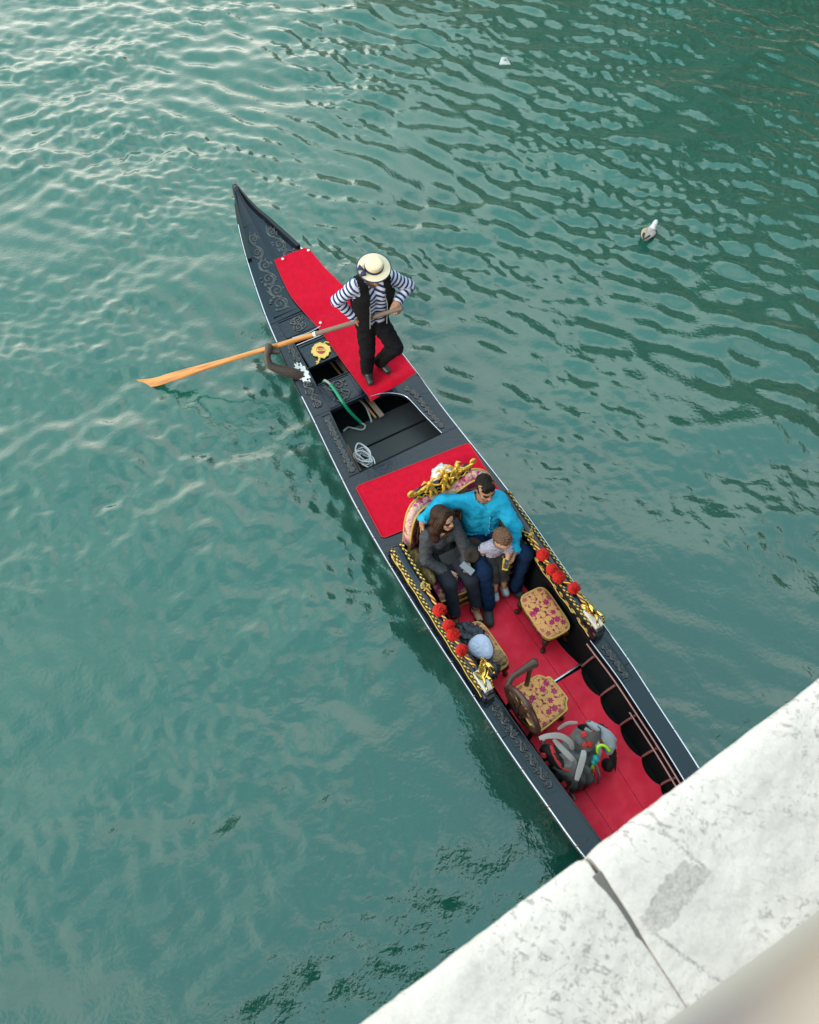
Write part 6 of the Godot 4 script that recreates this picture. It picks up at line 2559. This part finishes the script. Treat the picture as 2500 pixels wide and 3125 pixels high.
	m = MB.new()
	m.box(Vector3(0, 0.005, 0), Vector3(0.135, 0.003, 0.064), 0.001)
	part("glass", m, M.phone_glass, t)
	t = thing("yellow_phone", "small phone in a yellow and red case held for the toddler", "phone")
	t.transform = Transform3D(Basis.from_euler(Vector3(0.15, 0.9, -0.15)), Vector3(1.312, 0.683, -0.170))
	m = MB.new()
	m.box(Vector3.ZERO, Vector3(0.055, 0.012, 0.115), 0.003)
	part("case", m, M.toy_yellow, t)
	m = MB.new()
	m.box(Vector3(0.006, 0.0065, 0.0), Vector3(0.036, 0.004, 0.09), 0.001)
	part("glass", m, M.clutch_black, t)
	m = MB.new()
	m.box(Vector3(-0.0185, 0.0065, 0.02), Vector3(0.010, 0.004, 0.05), 0.001)
	part("red_stripe", m, M.toy_red, t)

	# on the starboard stool
	m = MB.new()
	heap(m, Vector3(1.70, 0.505, 0.43), Vector3(0.145, 0.055, 0.11), 0.3, 12, 0.5, 10.0, 56, 24)
	heap(m, Vector3(2.00, 0.49, 0.44), Vector3(0.12, 0.045, 0.085), -0.2, 14, 0.5, 10.0, 40, 18)
	single("navy_jacket", "quilted navy jacket bunched on the stool under the white sun hat", "jacket", m, M.jacket_navy)
	t = thing("white_sun_hat", "pale white sun hat lying on the navy jacket", "hat", "", Vector3(1.845, 0.545, 0.425))
	m = MB.new()
	var nzc := fnoise(23, 2, 3.0)
	rows = []
	for k in 12:
		var u := k / 11.0
		var row := []
		for q in 40:
			var a := TAU * q / 40.0
			var r := 0.118 * sin(u * PI * 0.5) * (1.0 + 0.06 * cos(a * 3.0 + 0.6))
			row.append(Vector3(cos(a) * r * 1.05, 0.062 * cos(u * PI * 0.5) + 0.012 * nzc.get_noise_2d(cos(a) * u * 2.0, sin(a) * u * 2.0), sin(a) * r * 0.92))
		rows.append(row)
	m.grid(rows, true, [Vector3(0, -0.1, 0)])
	part("dome", m, M.cap_white, t)
	m = MB.new()
	var rim := []
	for q in 41:
		rim.append(rows[11][q % 40] + Vector3(0, 0.0, 0))
	m.tube(rim, 0.007, 6, false)
	part("rim_band", m, M.phone_case, t)
	m = MB.new()
	heap(m, Vector3(1.985, 0.505, 0.345), Vector3(0.085, 0.045, 0.062), 0.6, 33, 0.45, 12.0, 30, 16)
	single("paper_bag", "crumpled brown paper bag on the front of the stool", "bag", m, M.paper_brown)
	make_pack()
	make_gull()
	# litter on the canal
	t = thing("floating_bag", "white plastic bag drifting on the dark green water", "bag", "", Vector3(-6.25, -0.006, -5.2))
	t.scale = Vector3(0.85, 0.7, 0.85)
	m = MB.new()
	var sheet := []
	var nzb := fnoise(29, 2, 7.0)
	for i in 15:
		var row := []
		for j in 13:
			var x := (i - 7) / 7.0
			var z := (j - 6) / 6.0
			var wd := 0.075 + 0.03 * x
			row.append(Vector3(x * 0.115, 0.012 + 0.03 * maxf(0.0, 1.0 - x * x) * maxf(0.0, 1.0 - z * z) + 0.012 * nzb.get_noise_2d(x, z * 1.5), z * wd).rotated(Vector3.UP, -0.52))
		sheet.append(row)
	cloth_sheet(m, sheet, 0.03)
	part("film", m, M.plastic_grey, t)
	m = MB.new()
	m.box(Vector3(0.03, 0.046, 0.01), Vector3(0.02, 0.004, 0.05), 0.001, Basis(Vector3.UP, -0.52))
	part("print_mark", m, M.navy, t)


func make_gull() -> void:
	var t := thing("gull", "brown and white young gull swimming on the canal", "gull", "", Vector3(-2.045, 0.0, -4.67))
	t.scale = Vector3(0.86, 0.86, 0.86)
	var yaw := atan2(0.155, -0.075)
	# faces away, towards the far right bank
	var fw := Vector3(-0.45, 0, -0.89)
	var sd := fw.cross(Vector3.UP)
	var P := func(a: float, y: float, s: float) -> Vector3: return fw * a + Vector3(0, y, 0) + sd * s
	var body := Flesh.new()
	body.cell = 0.008
	body.k = 0.025
	body.add(P.call(-0.10, 0.055, 0), P.call(0.06, 0.05, 0), 0.055, 0.072, 0)
	body.add(P.call(0.06, 0.06, 0), P.call(0.125, 0.13, 0.01), 0.055, 0.034, 1)
	body.add(P.call(0.13, 0.165, 0.012), P.call(0.155, 0.17, 0.012), 0.036, 0.033, 1)
	body.add(P.call(-0.10, 0.06, 0), P.call(-0.185, 0.075, 0), 0.04, 0.018, 0)
	body.solve()
	part("body", flesh_mesh([body.nets(0.0, [])], {0: Color(0.30, 0.27, 0.26), 1: Color(0.52, 0.52, 0.60)}, [body.bones]), M.skin, t)
	for s in [-1.0, 1.0]:
		var m := MB.new()
		m.tube(arc([P.call(0.06, 0.085, 0.055 * s), P.call(-0.04, 0.105, 0.062 * s), P.call(-0.13, 0.105, 0.045 * s), P.call(-0.215, 0.10, 0.012 * s)], 5), [0.018, 0.03, 0.036, 0.04, 0.042, 0.042, 0.042, 0.040, 0.038, 0.035, 0.031, 0.027, 0.022, 0.017, 0.012, 0.005], 8, true, 0.42)
		var w := part("wing", m, M.gull_tan if s < 0 else M.gull_grey, t)
		m = MB.new()
		m.tube(arc([P.call(-0.10, 0.121, 0.05 * s), P.call(-0.17, 0.116, 0.03 * s), P.call(-0.255, 0.112, -0.012 * s)], 5), [0.012, 0.016, 0.018, 0.018, 0.017, 0.015, 0.013, 0.011, 0.009, 0.007, 0.003], 6, true, 0.4)
		part("dark_feathers", m, M.gull_dark, w)
	var m := MB.new()
	m.tube([P.call(0.185, 0.165, 0.012), P.call(0.235, 0.155, 0.012)], [0.012, 0.004], 6)
	part("beak", m, M.gull_dark, t)


# a flat strap: a thin band that follows the points, its face turned towards up
func ribbon(m: MB, pts: Array, width: float, th := 0.006, face := Vector3(0.35, 0.85, 0.35)) -> void:
	var path := arc(pts, 6)
	var np := path.size()
	var rows := []
	for k in np:
		var t: Vector3 = (path[mini(k + 1, np - 1)] - path[maxi(k - 1, 0)]).normalized()
		var sd := t.cross(face).normalized()
		var nn := sd.cross(t).normalized()
		var c: Vector3 = path[k]
		var e := float(k) / (np - 1)
		var w := width * (0.45 + 0.55 * sqrt(sin(PI * clampf(e, 0.03, 0.97)))) * 0.86
		rows.append([c + sd * w + nn * th * 0.3, c + sd * w * 0.85 + nn * th, c - sd * w * 0.85 + nn * th, c - sd * w + nn * th * 0.3, c - sd * w * 0.95 - nn * th, c + sd * w * 0.95 - nn * th])
	m.grid(rows, true, path)
	for e in [0, np - 1]:
		for q in range(1, 5):
			m.tri(rows[e][0], rows[e][q], rows[e][q + 1], path[1 if e == 0 else np - 2])


func make_pack() -> void:
	var t := thing("child_carrier", "grey and red child carrier backpack standing on the red floor", "backpack")
	# padded seat shell, leaning back, its hollow turned up to the stern
	var m := MB.new()
	var rows := []
	var ins := []
	for k in 13:
		var u := k / 12.0
		var row := []
		var c := Vector3(2.93, 0.64, 0.055).lerp(Vector3(3.10, 0.24, 0.26), u)
		var wd := 0.115 + 0.06 * sin(u * PI)
		for q in 16:
			var a := TAU * q / 16.0
			var e := Vector3(0.58, 0.15, -0.80).normalized() * cos(a) * (wd * 0.85)
			var n2 := Vector3(0.66, 0.62, 0.42).normalized() * sin(a) * (0.06 + 0.03 * sin(u * PI))
			row.append(c + e + n2)
		rows.append(row)
		ins.append(c)
	m.grid(rows, true, ins)
	part("padded_shell", m, M.pack_grey, t)
	m = MB.new()
	for q in [[Vector3(2.97, 0.60, 0.16), 0.055], [Vector3(3.04, 0.55, 0.13), 0.05], [Vector3(3.07, 0.47, 0.21), 0.055], [Vector3(3.13, 0.46, 0.15), 0.048]]:
		m.ball(q[0], Vector3(q[1], q[1] * 0.55, q[1]), 14, 8)
	part("seat_pads", m, M.pack_grey, t)
	# silver hood along the port side
	m = MB.new()
	var nz := fnoise(47, 2, 16.0)
	rows = []
	ins = []
	for k in 17:
		var u := k / 16.0
		var c := Vector3(2.88, 0.62, 0.02).lerp(Vector3(3.17, 0.46, -0.02), u) + Vector3(0.03, 0.0, -0.05) * sin(u * PI)
		var row := []
		for q in 14:
			var a := TAU * q / 14.0
			var r := (0.016 + 0.058 * pow(sin(clampf(u, 0.02, 0.98) * PI), 0.7)) * (1.0 + 0.25 * nz.get_noise_2d(u * 2.0, q * 0.12))
			row.append(c + Vector3(0.35, 0.6, 0.7).normalized() * cos(a) * r * 0.75 + Vector3(0.5, 0.35, -0.75).normalized() * sin(a) * r)
		rows.append(row)
		ins.append(c)
	m.grid(rows, true, ins)
	part("silver_hood", m, M.pack_silver, t)
	# black ruffled edge
	m = MB.new()
	var fr := []
	for k in 40:
		var u := k / 39.0
		var c := Vector3(2.95, 0.50, -0.085).lerp(Vector3(3.27, 0.30, -0.01), u) + Vector3(0.03, 0, -0.03) * sin(u * PI)
		var wob := 0.024 * sin(k * 1.7)
		fr.append([c + Vector3(-0.03, 0.07, 0.03), c + Vector3(0.0, 0.02, -0.025 + wob * 0.5), c + Vector3(0.012 + wob, -0.06, -0.05 + wob)])
	m.grid(fr, false, [Vector3(3.0, 0.4, 0.3)])
	m.ball(Vector3(3.22, 0.31, 0.0), Vector3(0.06, 0.09, 0.045), 14, 10)
	part("black_ruffle", m, M.pack_black, t)
	# straps
	m = MB.new()
	ribbon(m, [Vector3(2.80, 0.66, 0.47), Vector3(2.83, 0.70, 0.40), Vector3(2.88, 0.70, 0.32), Vector3(2.95, 0.66, 0.27), Vector3(3.0, 0.58, 0.26)], 0.030)
	part("strap", m, M.pack_light, t)
	m = MB.new()
	ribbon(m, [Vector3(2.86, 0.62, 0.36), Vector3(2.95, 0.60, 0.34), Vector3(3.05, 0.57, 0.31), Vector3(3.10, 0.53, 0.29)], 0.028)
	part("strap", m, M.pack_light, t)
	m = MB.new()
	ribbon(m, [Vector3(3.06, 0.62, 0.20), Vector3(3.10, 0.63, 0.235), Vector3(3.16, 0.58, 0.30), Vector3(3.22, 0.52, 0.37)], 0.031)
	part("strap", m, M.pack_light, t)
	m = MB.new()
	ribbon(m, [Vector3(3.215, 0.525, 0.365), Vector3(3.25, 0.48, 0.41), Vector3(3.26, 0.42, 0.43)], 0.032)
	part("strap_end", m, M.pack_black, t)
	m = MB.new()
	ribbon(m, [Vector3(2.84, 0.60, 0.10), Vector3(2.80, 0.58, 0.17), Vector3(2.79, 0.52, 0.25)], 0.018)
	part("strap", m, M.pack_light, t)
	m = MB.new()
	ribbon(m, [Vector3(2.92, 0.65, 0.09), Vector3(3.0, 0.62, 0.06), Vector3(3.10, 0.56, 0.06), Vector3(3.15, 0.50, 0.09)], 0.027)
	part("shoulder_pad", m, M.pack_light, t)
	# red trims
	for q in [[Vector3(2.88, 0.56, 0.39), Vector3(2.96, 0.52, 0.40), Vector3(3.06, 0.48, 0.39), Vector3(3.13, 0.50, 0.34)], [Vector3(2.96, 0.61, 0.03), Vector3(3.03, 0.58, 0.015), Vector3(3.10, 0.53, 0.01)]]:
		m = MB.new()
		ribbon(m, q, 0.021, 0.009)
		part("red_trim", m, M.pack_red, t)
	for q in [Vector3(2.955, 0.645, 0.125), Vector3(3.035, 0.595, 0.115), Vector3(3.02, 0.60, 0.155), Vector3(2.90, 0.43, 0.46), Vector3(2.96, 0.38, 0.45), Vector3(3.17, 0.33, 0.42), Vector3(3.22, 0.26, 0.40)]:
		m = MB.new()
		m.box(q, Vector3(0.05, 0.035, 0.045), 0.008, Basis.from_euler(Vector3(0.4, q.x * 9.0, 0.3)))
		part("red_patch", m, M.pack_red, t)
	# lower bag and frame
	m = MB.new()
	heap(m, Vector3(3.07, 0.30, 0.275), Vector3(0.215, 0.25, 0.15), 0.35, 61, 0.25, 6.0)
	part("lower_bag", m, M.pack_grey, t)
	m = MB.new()
	heap(m, Vector3(2.96, 0.33, 0.385), Vector3(0.15, 0.21, 0.065), 0.1, 62, 0.2, 6.0)
	part("hip_pad", m, M.pack_black, t)
	for q in [[Vector3(3.18, 0.46, 0.13), Vector3(3.25, 0.34, 0.12), Vector3(3.29, 0.172, 0.115)], [Vector3(3.13, 0.30, 0.36), Vector3(3.24, 0.20, 0.37), Vector3(3.30, 0.172, 0.372)], [Vector3(2.80, 0.50, 0.40), Vector3(2.84, 0.30, 0.40), Vector3(2.86, 0.172, 0.40)]]:
		m = MB.new()
		m.tube(arc(q, 5), 0.011, 8)
		part("frame_tube", m, M.pack_light, t)
	# toys hanging from it
	m = MB.new()
	m.tube(arc([Vector3(3.125, 0.59, 0.10), Vector3(3.10, 0.63, 0.09), Vector3(3.10, 0.65, 0.06), Vector3(3.13, 0.65, 0.03), Vector3(3.17, 0.63, 0.02)], 5), 0.012, 8)
	part("green_hook", m, M.toy_green, t)
	m = MB.new()
	m.ball(Vector3(3.155, 0.545, 0.125), Vector3(0.035, 0.03, 0.03), 12, 8)
	m.ball(Vector3(3.17, 0.53, 0.155), Vector3(0.025, 0.02, 0.025), 10, 6)
	part("teal_toy", m, M.toy_teal, t)
	m = MB.new()
	ribbon(m, [Vector3(3.18, 0.50, 0.17), Vector3(3.22, 0.43, 0.19), Vector3(3.24, 0.36, 0.21)], 0.020, 0.008)
	part("green_toy", m, M.toy_green, t)
	m = MB.new()
	m.ball(Vector3(3.215, 0.46, 0.175), Vector3(0.022, 0.025, 0.018), 10, 6)
	part("orange_toy", m, M.toy_red, t)
	m = MB.new()
	m.box(Vector3(3.135, 0.355, -0.125), Vector3(0.035, 0.012, 0.03), 0.003, Basis(Vector3.UP, 0.3))
	m.tube([Vector3(3.12, 0.36, -0.115), Vector3(3.10, 0.39, -0.08)], 0.006, 6)
	part("white_tag", m, M.plastic_white, t)
